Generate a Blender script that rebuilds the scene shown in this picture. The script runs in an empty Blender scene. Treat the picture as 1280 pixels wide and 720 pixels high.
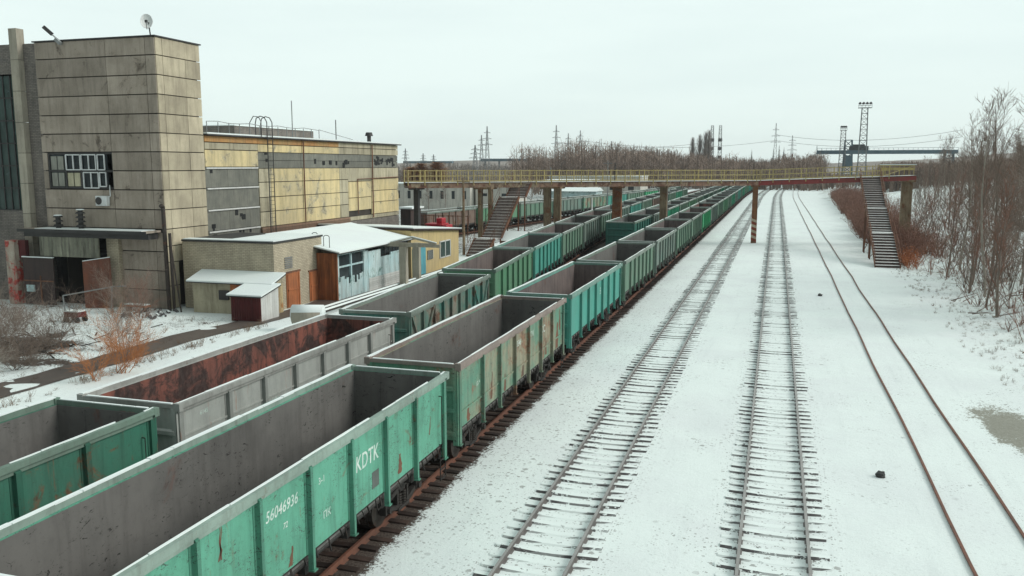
import bpy, bmesh, math, random
from mathutils import Vector, Matrix
random.seed(7)
C = bpy.context.scene
COL = C.collection
R = math.radians
# ------------------------------------------------------------------ helpers
def link(o, parent=None):
    COL.objects.link(o)
    if parent: o.parent = parent
    return o
def tag(o, label=None, cat=None, group=None, kind=None):
    if label: o['label'] = label
    if cat: o['category'] = cat
    if group: o['group'] = group
    if kind: o['kind'] = kind
    return o
def thing(name, label, cat, loc=(0,0,0), rz=0, group=None):
    o = bpy.data.objects.new(name, None); o.empty_display_size = .2
    o.location = loc; o.rotation_euler = (0,0,rz)
    link(o); return tag(o, label, cat, group)
class MB:
    """collects polygons; verts in world (or thing-local) metres"""
    def __init__(s): s.v=[]; s.f=[]; s.t=[]; s.tint=1.0
    def face(s, pts):
        n=len(s.v); s.v+= [tuple(p) for p in pts]; s.f.append(tuple(range(n,n+len(pts)))); s.t.append(s.tint)
    def hexa(s, p):          # p: 8 points, bottom 4 ccw, top 4 ccw
        n=len(s.v); s.v+=[tuple(q) for q in p]
        for q in ((3,2,1,0),(4,5,6,7),(0,1,5,4),(1,2,6,5),(2,3,7,6),(3,0,4,7)):
            s.f.append(tuple(n+i for i in q)); s.t.append(s.tint)
        return s
    def box(s, x0,x1,y0,y1,z0,z1):
        if x0>x1: x0,x1=x1,x0
        if y0>y1: y0,y1=y1,y0
        if z0>z1: z0,z1=z1,z0
        return s.hexa([(x0,y0,z0),(x1,y0,z0),(x1,y1,z0),(x0,y1,z0),(x0,y0,z1),(x1,y0,z1),(x1,y1,z1),(x0,y1,z1)])
    def bar(s, a, b, w, h=None, up=(0,0,1)):
        h=h or w; a=Vector(a); b=Vector(b); d=(b-a)
        if d.length<1e-6: return s
        d.normalize(); u=Vector(up)
        if abs(d.dot(u))>.98: u=Vector((0,1,0))
        sx=d.cross(u).normalized()*(w/2); sz=sx.cross(d).normalized()*(h/2)
        return s.hexa([a-sx-sz,a+sx-sz,b+sx-sz,b-sx-sz,a-sx+sz,a+sx+sz,b+sx+sz,b-sx+sz])
    def tube(s, a, b, r0, r1=None, n=8, cap=True):
        r1=r0 if r1 is None else r1; a=Vector(a); b=Vector(b); d=(b-a)
        if d.length<1e-6: return s
        d.normalize(); u=Vector((0,0,1)) if abs(d.z)<.95 else Vector((1,0,0))
        x=d.cross(u).normalized(); y=d.cross(x)
        k=len(s.v)
        for i in range(n):
            c=math.cos(2*math.pi*i/n); q=math.sin(2*math.pi*i/n)
            s.v.append(tuple(a+(x*c+y*q)*r0)); s.v.append(tuple(b+(x*c+y*q)*r1))
        for i in range(n):
            j=(i+1)%n; s.f.append((k+2*i,k+2*i+1,k+2*j+1,k+2*j)); s.t.append(s.tint)
        if cap:
            s.f.append(tuple(k+2*i for i in range(n))); s.t.append(s.tint)
            s.f.append(tuple(k+2*i+1 for i in reversed(range(n)))); s.t.append(s.tint)
        return s
    def path(s, pts, r, n=6):
        for a,b in zip(pts,pts[1:]): s.tube(a,b,r,r,n)
        return s
    def build(s, name, mat, parent=None, smooth=False, local=False, bevel=0):
        me=bpy.data.meshes.new(name)
        off=Vector((0,0,0))
        if parent is not None and not local: off=parent.location
        me.from_pydata([(p[0]-off[0],p[1]-off[1],p[2]-off[2]) for p in s.v],[],s.f)
        me.materials.append(mat)
        a=me.attributes.new('tint','FLOAT','FACE'); a.data.foreach_set('value',s.t)
        bm=bmesh.new(); bm.from_mesh(me)
        bmesh.ops.recalc_face_normals(bm, faces=bm.faces); bm.to_mesh(me); bm.free()
        if smooth: me.polygons.foreach_set('use_smooth',[True]*len(me.polygons))
        me.update()
        o=bpy.data.objects.new(name,me); link(o,parent)
        if bevel:
            m=o.modifiers.new('b','BEVEL'); m.width=bevel; m.segments=1; m.limit_method='ANGLE'
        return o
def copy_tree(o, parent=None):
    c=o.copy(); COL.objects.link(c); c.parent=parent
    for ch in list(o.children): copy_tree(ch,c)
    return c
# ------------------------------------------------------------------ materials
def newmat(name):
    m=bpy.data.materials.new(name); m.use_nodes=True; nt=m.node_tree; nt.nodes.clear()
    out=nt.nodes.new('ShaderNodeOutputMaterial'); b=nt.nodes.new('ShaderNodeBsdfPrincipled')
    nt.links.new(b.outputs[0],out.inputs[0]); b.inputs['Roughness'].default_value=.8
    if 'Specular IOR Level' in b.inputs: b.inputs['Specular IOR Level'].default_value=.3
    return m,nt,b
class NB:
    def __init__(s,nt):
        s.nt=nt; g=nt.nodes.new('ShaderNodeNewGeometry'); s.pos=g.outputs['Position']; s.nor=g.outputs['Normal']
    def mapv(s,sc,off=(0,0,0)):
        m=s.nt.nodes.new('ShaderNodeMapping'); m.inputs['Scale'].default_value=sc; m.inputs['Location'].default_value=off
        s.nt.links.new(s.pos,m.inputs[0]); return m.outputs[0]
    def noise(s,vec,scale=1,detail=5,rough=.6,dist=0):
        n=s.nt.nodes.new('ShaderNodeTexNoise'); n.inputs['Scale'].default_value=scale; n.inputs['Detail'].default_value=detail
        n.inputs['Roughness'].default_value=rough; n.inputs['Distortion'].default_value=dist
        s.nt.links.new(vec,n.inputs['Vector']); return n.outputs[0]
    def ramp(s,fac,a,b,lo=0.,hi=1.):
        m=s.nt.nodes.new('ShaderNodeMapRange'); m.inputs[1].default_value=a; m.inputs[2].default_value=b
        m.inputs[3].default_value=lo; m.inputs[4].default_value=hi; m.interpolation_type='SMOOTHSTEP'
        s.nt.links.new(fac,m.inputs[0]); return m.outputs[0]
    def math(s,op,a,b=None):
        m=s.nt.nodes.new('ShaderNodeMath'); m.operation=op
        for i,x in enumerate((a,b)):
            if x is None: continue
            if isinstance(x,(int,float)): m.inputs[i].default_value=x
            else: s.nt.links.new(x,m.inputs[i])
        return m.outputs[0]
    def mix(s,fac,a,b,mode='MIX'):
        m=s.nt.nodes.new('ShaderNodeMix'); m.data_type='RGBA'; m.blend_type=mode
        for k,x in ((0,fac),(6,a),(7,b)):
            if isinstance(x,(int,float)): m.inputs[k].default_value=x
            elif isinstance(x,tuple): m.inputs[k].default_value=(*x,1) if len(x)==3 else x
            else: s.nt.links.new(x,m.inputs[k])
        return m.outputs[2]
    def attr(s,name):
        a=s.nt.nodes.new('ShaderNodeAttribute'); a.attribute_name=name; return a.outputs['Fac']
    def sep(s,vec,i):
        x=s.nt.nodes.new('ShaderNodeSeparateXYZ'); s.nt.links.new(vec,x.inputs[0]); return x.outputs[i]
    def bump(s,b,h,strength=.3,dist=.02):
        n=s.nt.nodes.new('ShaderNodeBump'); n.inputs['Strength'].default_value=strength; n.inputs['Distance'].default_value=dist
        s.nt.links.new(h,n.inputs['Height']); s.nt.links.new(n.outputs[0],b.inputs['Normal'])
def weather(name, base, base2=None, dirt=(.06,.05,.045), rust=None, rusta=.62, chips=None, chipa=.66, streak=.5,
            scale=1., rough=.75, spec=.3, snow=0, bump=.25, metal=0, off=(0,0,0)):
    m,nt,b=newmat(name); n=NB(nt)
    base2=base2 or tuple(c*.75 for c in base)
    p=n.mapv((scale,)*3,off)
    c=n.mix(n.ramp(n.noise(p,.55,6,.65),.35,.65),base,base2)
    c=n.mix(n.math('MULTIPLY',n.ramp(n.noise(n.mapv((scale*3,scale*3,scale*.35),off),1.3,5,.7),.42,.75),streak),c,dirt)
    fine=n.noise(p,9,6,.75)
    c=n.mix(n.math('MULTIPLY',n.ramp(fine,.5,.72),.3*min(1,streak*1.5)),c,dirt)
    if rust:
        mk=n.ramp(n.noise(p,1.1,8,.72,.6),rusta-.03,rusta+.07)
        c=n.mix(n.math('MULTIPLY',mk,.85),c,n.mix(n.ramp(n.noise(p,6,4),.4,.6),rust,tuple(x*.5 for x in rust)))
    if rust and chips and chips[0]>.03:      # rust runs hanging down the plates
        rr=n.ramp(n.noise(n.mapv((3.,3.,.32),off),1.6,5,.75),.60,.68)
        c=n.mix(n.math('MULTIPLY',n.math('MULTIPLY',rr,.55),n.ramp(n.noise(p,.8,3),.4,.6)),c,rust)
    if chips:
        mk=n.math('MULTIPLY',n.ramp(n.noise(n.mapv((scale,scale,scale*2.2),off),9,4,.85,1.2),chipa-.01,chipa+.03),n.ramp(n.noise(p,1.5,4,.7),.44,.56))
        c=n.mix(mk,c,chips)
    t=n.attr('tint')
    c=n.mix(1.,c,n.mix(t,(0,0,0),(1,1,1)),'MULTIPLY') if False else c
    mm=nt.nodes.new('ShaderNodeVectorMath'); mm.operation='SCALE'; nt.links.new(c,mm.inputs[0]); nt.links.new(t,mm.inputs['Scale']); c=mm.outputs[0]
    if snow:
        up=n.ramp(n.sep(n.nor,2),.5,.8)
        sm=n.math('MULTIPLY',up,n.ramp(n.noise(p,2.5,6,.7),.62-snow*.35,.70-snow*.35))
        c=n.mix(sm,c,(.80,.83,.82))
    nt.links.new(c,b.inputs['Base Color'])
    b.inputs['Roughness'].default_value=rough; b.inputs['Metallic'].default_value=metal
    if 'Specular IOR Level' in b.inputs: b.inputs['Specular IOR Level'].default_value=spec
    if bump: n.bump(b,fine,bump,.015)
    return m
def plain(name,c,rough=.7,metal=0,var=.25,scale=2.):
    return weather(name,c,tuple(x*(1-var) for x in c),streak=.25,scale=scale,rough=rough,metal=metal,bump=.1)
def brickmat(name,c1,c2,mortar,sc=1.,horiz='x',grime=.5):
    m,nt,b=newmat(name); n=NB(nt)
    # brick coordinates: (x+y, z)
    x=n.sep(n.pos,0); y=n.sep(n.pos,1); z=n.sep(n.pos,2)
    cm=nt.nodes.new('ShaderNodeCombineXYZ'); nt.links.new(n.math('ADD',x,y),cm.inputs[0]); nt.links.new(z,cm.inputs[1])
    br=nt.nodes.new('ShaderNodeTexBrick'); nt.links.new(cm.outputs[0],br.inputs[0])
    for k,v in (('Color1',c1),('Color2',c2),('Mortar',mortar)): br.inputs[k].default_value=(*v,1)
    br.inputs['Scale'].default_value=1; br.inputs['Mortar Size'].default_value=.012*sc; br.inputs['Brick Width'].default_value=.26*sc; br.inputs['Row Height'].default_value=.088*sc
    c=n.mix(n.math('MULTIPLY',n.ramp(n.noise(n.mapv((1.5,1.5,.4)),1,6,.7),.4,.75),grime),br.outputs[0],(.05,.047,.042))
    c=n.mix(n.math('MULTIPLY',n.ramp(n.noise(n.pos,.6,4),.5,.7),.35),c,tuple(v*1.3 for v in c1))
    nt.links.new(c,b.inputs['Base Color']); b.inputs['Roughness'].default_value=.9
    n.bump(b,br.outputs[1],-.4,.01)
    return m
M={}
SN=(.775,.83,.812)
def snowmat(name,speck=.5):
    m,nt,b=newmat(name); n=NB(nt)
    c=n.mix(n.ramp(n.noise(n.pos,.35,5),.35,.7),SN,(.74,.78,.78))
    k=n.math('MULTIPLY',n.ramp(n.noise(n.pos,14,3,.7),.68,.74),n.ramp(n.noise(n.pos,.8,5,.7),.48,.62))
    c=n.mix(n.math('MULTIPLY',k,speck),c,(.16,.13,.11))
    nt.links.new(c,b.inputs['Base Color']); b.inputs['Roughness'].default_value=.85
    if 'Specular IOR Level' in b.inputs: b.inputs['Specular IOR Level'].default_value=.15
    n.bump(b,n.noise(n.pos,5,6,.7),.35,.03)
    return m
M['snow']=snowmat('snow',.45); M['snow_clean']=snowmat('snow_clean',.1)
M['int']=weather('interior_steel',(.17,.163,.153),(.12,.116,.11),dirt=(.05,.045,.043),rust=(.15,.09,.075),rusta=.62,streak=.4,rough=.7,scale=.5,chips=(.012,.011,.011),chipa=.60)
M['int_red']=weather('interior_red_rust',(.26,.09,.065),(.17,.075,.06),dirt=(.03,.024,.022),streak=1.0,rust=(.05,.038,.036),rusta=.49,rough=.8)
M['int_brown']=weather('interior_brown',(.19,.15,.14),(.14,.115,.11),dirt=(.03,.027,.027),streak=.6,rust=(.2,.08,.05),rusta=.64)
M['under']=weather('underframe_grime',(.035,.030,.027),(.022,.02,.019),dirt=(.012,.011,.01),rust=(.10,.045,.028),rusta=.58,rough=.75)
M['wheel']=weather('wheel_steel',(.06,.05,.045),(.04,.035,.03),rust=(.12,.06,.04),rusta=.6,rough=.5,metal=.4)
M['rail']=weather('rail_rust',(.165,.148,.14),(.125,.115,.11),dirt=(.05,.04,.035),rough=.6,scale=2)
M['railhead']=weather('rail_head',(.34,.33,.32),(.27,.26,.25),dirt=(.16,.14,.13),streak=.3,rough=.5,metal=.1,scale=2)
M['rail_red']=weather('rail_red_rust',(.20,.085,.055),(.14,.065,.045),dirt=(.05,.04,.035),rough=.7,scale=2)
def sleepermat():
    m,nt,b=newmat('snowed_sleeper'); n=NB(nt)
    c=n.mix(n.ramp(n.noise(n.pos,6,4),.4,.6),(.115,.108,.108),(.07,.065,.066))
    up=n.ramp(n.sep(n.nor,2),.90,.97)
    s1=n.math('MULTIPLY',up,n.ramp(n.noise(n.pos,5,5,.7),.33,.40))
    s2=n.ramp(n.noise(n.mapv((1,1,1),(5,3,1)),3.2,5,.75),.55,.60)
    c=n.mix(n.math('MAXIMUM',s1,s2),c,SN); nt.links.new(c,b.inputs['Base Color']); b.inputs['Roughness'].default_value=.9; return m
M['sleeper']=sleepermat()
M['sleeper_dark']=weather('shade_darkened_sleeper',(.060,.036,.028),(.030,.021,.018),dirt=(.012,.011,.010),scale=2,rough=.9)  # brown wood, with the shade under the wagons darkened into its colour
M['rust']=weather('rusty_steel',(.21,.095,.055),(.13,.065,.045),dirt=(.04,.03,.025),streak=.6,rough=.85)
M['rustpost']=weather('rust_stained_post',(.30,.13,.055),(.20,.13,.085),dirt=(.07,.045,.03),streak=.8,rough=.85,rust=(.25,.08,.03),rusta=.5)
M['girder_red']=weather('girder_red',(.28,.05,.05),(.24,.07,.06),dirt=(.08,.04,.04),streak=.4)
M['girder']=weather('girder_faded_red',(.30,.17,.12),(.33,.27,.19),dirt=(.08,.06,.05),streak=.7,scale=.6,rust=(.17,.07,.05),rusta=.5)
M['yellow']=weather('yellow_rail_paint',(.54,.43,.18),(.45,.37,.19),dirt=(.15,.11,.07),streak=.5,rust=(.2,.09,.05),rusta=.62)
M['deck']=weather('deck_planks',(.17,.14,.125),(.12,.10,.09),snow=.75)
M['conc_post']=weather('concrete_post',(.30,.235,.15),(.22,.16,.10),dirt=(.08,.05,.035),streak=.9,rust=(.22,.09,.045),rusta=.55)
M['conc']=weather('concrete',(.40,.36,.29),(.33,.30,.245),dirt=(.10,.085,.07),streak=.45,scale=.8,rough=.9)
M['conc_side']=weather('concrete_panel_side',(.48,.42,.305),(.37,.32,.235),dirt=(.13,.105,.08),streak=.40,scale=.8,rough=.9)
M['conc_front']=weather('concrete_panel_front',(.385,.325,.27),(.29,.245,.20),dirt=(.11,.09,.072),streak=.42,scale=.8,rough=.9,rust=(.16,.125,.10),rusta=.60)  # same panels as the side; the front's shade is put into a darker colour
M['gap']=plain('dark_joint_mortar',(.06,.052,.045),.95)  # dark backing seen in the gaps between panels
M['yellow_panel']=weather('yellow_panel',(.68,.55,.30),(.55,.46,.28),dirt=(.22,.18,.11),streak=.55,rust=(.40,.36,.27),rusta=.57,scale=.6,rough=.9)
M['beige_panel']=weather('beige_panel',(.47,.42,.30),(.38,.34,.25),dirt=(.14,.12,.08),streak=.7,scale=.7,rough=.9)
M['orange_strip']=weather('orange_strip',(.50,.25,.09),(.45,.30,.13),dirt=(.2,.13,.07),streak=.7)
M['glassblock']=weather('glass_block_grey',(.20,.195,.165),(.15,.15,.13),dirt=(.07,.07,.06),streak=.6,scale=2,rough=.5)
M['black']=plain('dark_void',(.012,.013,.014),.6)
M['planks']=weather('brown_planks',(.25,.155,.105),(.2,.13,.09),dirt=(.08,.055,.04),streak=.5)
M['brick']=brickmat('beige_silicate_brick',(.52,.45,.33),(.43,.37,.27),(.27,.23,.18),1.2,grime=.3)
M['brick_grey']=brickmat('grey_dirty_brick',(.235,.205,.18),(.16,.145,.13),(.10,.09,.085),1.2,grime=.55)
M['rustdoor']=weather('rust_orange_door',(.46,.155,.06),(.34,.12,.05),dirt=(.1,.05,.03),streak=.5,chips=(.5,.42,.3),chipa=.66)
M['orange_sheet']=weather('orange_corrugated_sheet',(.45,.15,.055),(.33,.12,.05),dirt=(.12,.05,.03),streak=.9,scale=1.4)
M['brown_door']=weather('dark_brown_gate',(.065,.042,.038),(.05,.036,.034),dirt=(.02,.018,.017),rust=(.13,.06,.04),rusta=.62)
M['red_door']=weather('red_rust_gate',(.22,.075,.045),(.16,.07,.05),dirt=(.06,.04,.03),streak=.7,rust=(.35,.2,.1),rusta=.63)
M['redwhite']=weather('red_white_painted_steel',(.45,.40,.33),(.34,.25,.20),dirt=(.12,.06,.05),streak=.7,rust=(.50,.035,.03),rusta=.50)
M['maroon']=weather('maroon_shed_paint',(.115,.022,.022),(.09,.02,.02),dirt=(.05,.02,.02),streak=.5,chips=(.6,.35,.1),chipa=.7)
M['whitewash']=weather('white_board',(.62,.62,.60),(.55,.55,.53),dirt=(.3,.26,.22),streak=.4)
M['paleblue']=weather('pale_blue_panel',(.42,.58,.60),(.50,.60,.60),dirt=(.18,.18,.16),streak=.6,rust=(.2,.33,.30),rusta=.56)
M['blue']=weather('blue_door_paint',(.10,.36,.42),(.08,.28,.34),dirt=(.1,.1,.1),streak=.4)
M['yellowwall']=weather('yellow_render',(.56,.43,.21),(.50,.39,.21),dirt=(.22,.15,.09),streak=.45,rough=.95)
M['glass']=plain('dark_glass',(.035,.045,.05),.15,0,.4)
M['greenglass']=weather('green_grimy_glazing',(.05,.085,.075),(.035,.055,.05),dirt=(.02,.025,.025),rust=(.11,.17,.16),rusta=.60,rough=.3,scale=1.5)
M['frame']=plain('white_frame',(.72,.74,.74),.5)
M['paneold']=weather('grey_old_pane',(.30,.30,.26),(.22,.22,.19),streak=.4,rough=.4)
M['panecream']=plain('cream_curtain_pane',(.50,.46,.32),.6)
M['metal_grey']=plain('grey_metal',(.30,.31,.31),.5,.3)
M['metal_dark']=plain('dark_metal',(.06,.058,.058),.6,.2)
M['lattice']=plain('lattice_steel',(.22,.23,.235),.7)
M['craneblue']=plain('crane_blue_grey',(.10,.17,.21),.7)
M['pipe']=weather('dark_pipe',(.055,.042,.036),(.04,.034,.03),rust=(.13,.06,.04),rusta=.6)
M['bark']=weather('bark_grey_brown',(.25,.20,.165),(.18,.14,.115),streak=.4,scale=3,rough=.95)
M['twig']=plain('twig_brown',(.25,.19,.155),.95)
M['twigred']=plain('twig_red_brown',(.29,.155,.115),.95)
M['birch']=weather('birch_bark',(.40,.36,.31),(.30,.26,.22),dirt=(.05,.045,.04),streak=.5,scale=3,rough=.9)
M['farwood']=plain('far_wood_brown',(.34,.25,.20),1,0,.35,.02)
M['fargrey']=plain('far_wood_grey',(.32,.27,.235),1,0,.3,.02)
M['evergreen']=plain('evergreen_dark',(.045,.06,.045),1)
M['willow']=plain('willow_orange',(.42,.20,.065),.95)
M['orange_twig']=plain('orange_twig',(.52,.22,.09),.95)
M['drygrass']=plain('dry_grass',(.22,.15,.10),1)
M['redpaint']=plain('crimson_paint',(.50,.02,.035),.5)
M['textwhite']=weather('worn_white_lettering',(.66,.71,.66),(.52,.62,.57),dirt=(.2,.42,.32),streak=.6,rust=(.12,.39,.28),rusta=.72,scale=4,bump=0)
M['patch']=plain('grey_stencil_patch',(.13,.15,.14),.8)
M['stripered']=plain('stripe_rust_red',(.30,.07,.04),.8)
M['stripewhite']=plain('stripe_cream',(.60,.50,.36),.8)
M['mud']=weather('wet_mud_road',(.12,.095,.082),(.085,.07,.062),dirt=(.05,.042,.038),streak=.3,scale=.7,rough=.5)
M['soil']=weather('dark_soil',(.055,.045,.038),(.04,.034,.03),streak=.3,rough=1,snow=.25)
def paint(name,c,c2=None,rust=.66,chip=.63,streak=.4,off=(0,0,0),rc=(.20,.085,.045)):
    return weather(name,c,c2,dirt=tuple(x*.3+.01 for x in c),rust=rc,rusta=rust,chips=(.05,.045,.04),chipa=chip,streak=streak,rough=.55,spec=.35,off=off)
P={ 'mint':paint('paint_mint_green',(.12,.375,.265),(.10,.31,.215),.625,.575,.6),
 'oldgreen':paint('paint_faded_green',(.11,.27,.19),(.30,.27,.19),.56,.58,.55,rc=(.27,.12,.065)),
 'teal':paint('paint_bright_teal',(.07,.33,.265),(.07,.28,.225),.74,.70,.25),
 'moss':paint('paint_moss_green',(.115,.22,.155),(.15,.23,.17),.66,.66,.45),
 'greygreen':paint('paint_grey_green',(.14,.22,.185),(.17,.21,.18),.67,.66,.5),
 'emerald':paint('paint_emerald',(.02,.30,.165),(.03,.25,.14),.75,.7,.3),
 'deepgreen':paint('paint_deep_green',(.045,.175,.12),(.06,.16,.115),.56,.62,.5),
 'grey':paint('paint_grey',(.42,.43,.405),(.34,.35,.33),.68,.66,.35,rc=(.36,.15,.09)),
 'patchy':paint('paint_patchy_teal',(.08,.24,.20),(.26,.23,.19),.56,.60,.6),
 'darkteal':paint('paint_dark_teal',(.035,.16,.125),(.04,.13,.105),.72,.68,.35),
 'fgreen':paint('paint_fern_green',(.10,.27,.15),(.12,.24,.15),.72,.68,.35),
 'rusty':paint('paint_rust_brown',(.20,.14,.11),(.15,.11,.09),.56,.62,.5),
 'brightgreen':paint('paint_bright_green',(.04,.38,.17),(.05,.33,.15),.74,.7,.25)}
RIM={k:weather('rim_'+k,tuple(.55*a+.45*b for a,b in zip(c,(.33,.32,.30))),None,dirt=(.10,.09,.08),streak=.4,rust=(.2,.1,.07),rusta=.64)
     for k,c in dict(mint=(.24,.40,.33),oldgreen=(.25,.16,.13),teal=(.10,.36,.29),grey=(.36,.37,.35),other=(.16,.26,.21),dark=(.05,.2,.13)).items()}
# ------------------------------------------------------------------ track geometry
def bend(Y): return max(0.,Y-240)**2/6000.
def lerp_tab(tab,Y):
    if Y<=tab[0][0]: return tab[0][1]
    for (a,b),(c,d) in zip(tab,tab[1:]):
        if Y<=c:
            t=(Y-a)/(c-a); return b+(d-b)*t
    return tab[-1][1]
T2TAB=[(-20,-15.35),(30,-15.35),(37,-15.65),(44,-16.3),(57,-17.65),(69,-18.75),(81,-19.7),(96,-20.8),(110,-21.5),(140,-22.4),(180,-23.0),(260,-23.4)]
T4TAB=[(80,-45.4),(112,-40.9),(170,-33.0),(205,-29.0),(230,-28.0),(300,-28.0)]
TR={'T1':lambda Y:-10.17+bend(Y),'A':lambda Y:-4.98+bend(Y),'B':lambda Y:.30+bend(Y),'C':lambda Y:5.50+bend(Y),
    'T2':lambda Y:lerp_tab(T2TAB,Y)+bend(Y),'T2b':lambda Y:-15.3+bend(Y),'T4':lambda Y:lerp_tab(T4TAB,Y)+bend(Y)}
def smoothf(f,w=4.): return lambda Y:(f(Y-w)+f(Y-w/2)+f(Y)+f(Y+w/2)+f(Y+w))/5
TR['T2']=smoothf(TR['T2']); TR['T4']=smoothf(TR['T4'],8)
def ang(f,Y): return math.atan2(-(f(Y+1)-f(Y-1)),2.)
# ------------------------------------------------------------------ ground
def frange(a,b,s):
    r=[];x=a
    while x<b-1e-6: r.append(x); x+=s
    return r
def vnoise(x,y):
    from mathutils import noise
    return noise.noise((x,y,0.3))
def hill(X,Y):
    h=0
    if X>13+bend(Y): h+=min(7.5,max(0,(X-13-bend(Y)))*.125)*(1 if Y>30 else max(0,Y/30.))
    return h
def groundz(X,Y):
    z=0.
    d=min(abs(X-TR[k](Y)) for k in ('A','B','C','T1','T2','T2b'))
    if d>1.6: z+=min(1,(d-1.6))*(.05*vnoise(X*.35,Y*.35)+.025*vnoise(X*1.3,Y*1.3))
    h=hill(X,Y); z+=h
    if X>11+bend(Y): z+=.30*vnoise(X*.15,Y*.15)*min(1,(X-11-bend(Y))*.2)
    if X<-29.5 and Y<44: z+=.12*vnoise(X*.5,Y*.5)
    return z
xs=[-900,-600,-400,-260,-180,-130,-100,-80,-68]+frange(-60,-34,1.)+frange(-34,22,.4)+frange(22,60,1.5)+[62,66,70,76,84,95,110,130,170,230,320,450,650,950]
ys=frange(-60,0,6)+frange(0,14,1)+frange(14,70,.4)+frange(70,130,.9)+frange(130,300,4)+frange(300,560,12)+[570,650,800,1000,1300,1700,2200]
GB=bpy.data.meshes.new('snow_ground')
vs=[];dirt=[]
for Y in ys:
    for X in xs:
        vs.append((X,Y,groundz(X,Y)))
        dd=0.
        for k,hw,amt in (('T1',.88,.9),('T2',1.8,.95),('T2b',1.7,.9),('T4',1.9,.9),('A',1.15,.265),('B',1.15,.285),('C',.9,.06)):
            if k=='T2b' and Y<80: continue
            if k=='T4' and Y<90: continue
            d=abs(X-TR[k](Y)); 
            dd=max(dd,amt*max(0,min(1,1-(d-hw)/(1.15 if k=='T1' else .75))))
        # bare patches
        e=((X+37.5)/5.)**2+((Y-33.5)/2.2)**2+.5*vnoise(X*.5,Y*.5)
        if e<1.6: dd=max(dd,.62*min(1,1.6-e))
        e=((X+33.)/3.)**2+((Y-31.)/.7)**2
        if e<1.6: dd=max(dd,.6*min(1,1.6-e))
        if X<-31 and Y<44: dd=max(dd,.20+.30*max(0,vnoise(X*.25,Y*.25)))
        if X>9.+bend(Y): dd=max(dd,min(.36,(X-9-bend(Y))*.09)*(.8+.8*vnoise(X*.3,Y*.2)))
        e=((X-8.3)/1.5)**2+((Y-33.0)/3.6)**2
        dd=max(dd,max(0,1.0-e*.6)*.72 if X>6.9+(35.5-Y)*.16 else 0)
        if X<-32 and Y>52: dd=max(dd,.45)
        if -9.4<X-bend(Y)<-6.4: dd=max(dd,.16*(1+vnoise(X*.8,Y*.3)))
        dirt.append(dd)
nx=len(xs)
fs=[(j*nx+i,j*nx+i+1,(j+1)*nx+i+1,(j+1)*nx+i) for j in range(len(ys)-1) for i in range(nx-1)]
GB.from_pydata(vs,[],fs)
at=GB.attributes.new('dirt','FLOAT','POINT'); at.data.foreach_set('value',dirt)
GB.polygons.foreach_set('use_smooth',[True]*len(GB.polygons))
m,nt,b=newmat('snow_over_ballast'); n=NB(nt)
snowc=n.mix(n.ramp(n.noise(n.pos,.22,6,.6),.38,.66),SN,(.735,.775,.77))
# faint wheel and drift marks running along the tracks
snowc=n.mix(n.math('MULTIPLY',n.ramp(n.noise(n.mapv((2.2,.16,1)),1.,6,.7),.52,.75),.30),snowc,(.58,.62,.62))
dn=n.attr('dirt'); big=n.noise(n.pos,1.4,7,.72); fine=n.noise(n.pos,11,5,.75)
val=n.math('ADD',n.math('MULTIPLY',big,.45),n.math('MULTIPLY',fine,.55))
mask=n.ramp(n.math('ADD',val,n.math('MULTIPLY',dn,.52)),.70,.76)
def vor(scale,lo,hi,seed):
    v=nt.nodes.new('ShaderNodeTexVoronoi'); v.inputs['Scale'].default_value=scale; v.inputs['Randomness'].default_value=1.
    # warp so that the specks are ragged, not round
    w_=nt.nodes.new('ShaderNodeTexNoise'); w_.inputs['Scale'].default_value=scale*2.5; w_.inputs['Detail'].default_value=3
    nt.links.new(n.pos,w_.inputs['Vector'])
    sc=nt.nodes.new('ShaderNodeVectorMath'); sc.operation='SCALE'; sc.inputs['Scale'].default_value=.5/scale; nt.links.new(w_.outputs[1],sc.inputs[0])
    ad=nt.nodes.new('ShaderNodeVectorMath'); nt.links.new(n.mapv((1,1,1),(seed,seed*.7,0)),ad.inputs[0]); nt.links.new(sc.outputs[0],ad.inputs[1]); nt.links.new(ad.outputs[0],v.inputs['Vector'])
    rad=n.math('MULTIPLY',n.ramp(n.sep(v.outputs['Color'],0),lo,1.,0.,1.),hi)
    return n.ramp(n.math('SUBTRACT',rad,v.outputs['Distance']),0.,.06)
cl=n.ramp(n.noise(n.pos,.33,6,.75),.47,.66,.03,1.)
trk=n.ramp(dn,.0,.2,.0,.9)
clus=n.math('MAXIMUM',cl,trk)
speck=n.math('MULTIPLY',n.math('MAXIMUM',vor(3.2,.55,.30,1.),n.math('MAXIMUM',vor(7.5,.45,.36,5.),vor(14.,.35,.40,9.))),clus)
ball=n.mix(n.ramp(n.noise(n.pos,16,4,.8),.35,.65),(.045,.033,.028),(.13,.105,.09))
ball=n.mix(n.ramp(n.sep(n.pos,0),6.5,7.),ball,n.mix(n.noise(n.pos,9,5,.8),(.13,.12,.09),(.42,.42,.37)))
snowc=n.mix(n.math('MULTIPLY',n.ramp(n.noise(n.pos,26,3,.8),.55,.75),n.ramp(n.noise(n.pos,.9,4,.7),.35,.65,.10,.65)),snowc,(.36,.36,.34))
c=n.mix(n.math('MULTIPLY',speck,.62),snowc,(.14,.12,.11))
c=n.mix(mask,c,ball)
nt.links.new(c,b.inputs['Base Color']); b.inputs['Roughness'].default_value=.9
if 'Specular IOR Level' in b.inputs: b.inputs['Specular IOR Level'].default_value=.12
n.bump(b,n.math('ADD',n.math('MULTIPLY',big,1.),n.math('MULTIPLY',fine,.35)),.45,.07)
GB.materials.append(m)
g=bpy.data.objects.new('snow_ground',GB); link(g); tag(g,kind='structure')
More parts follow.
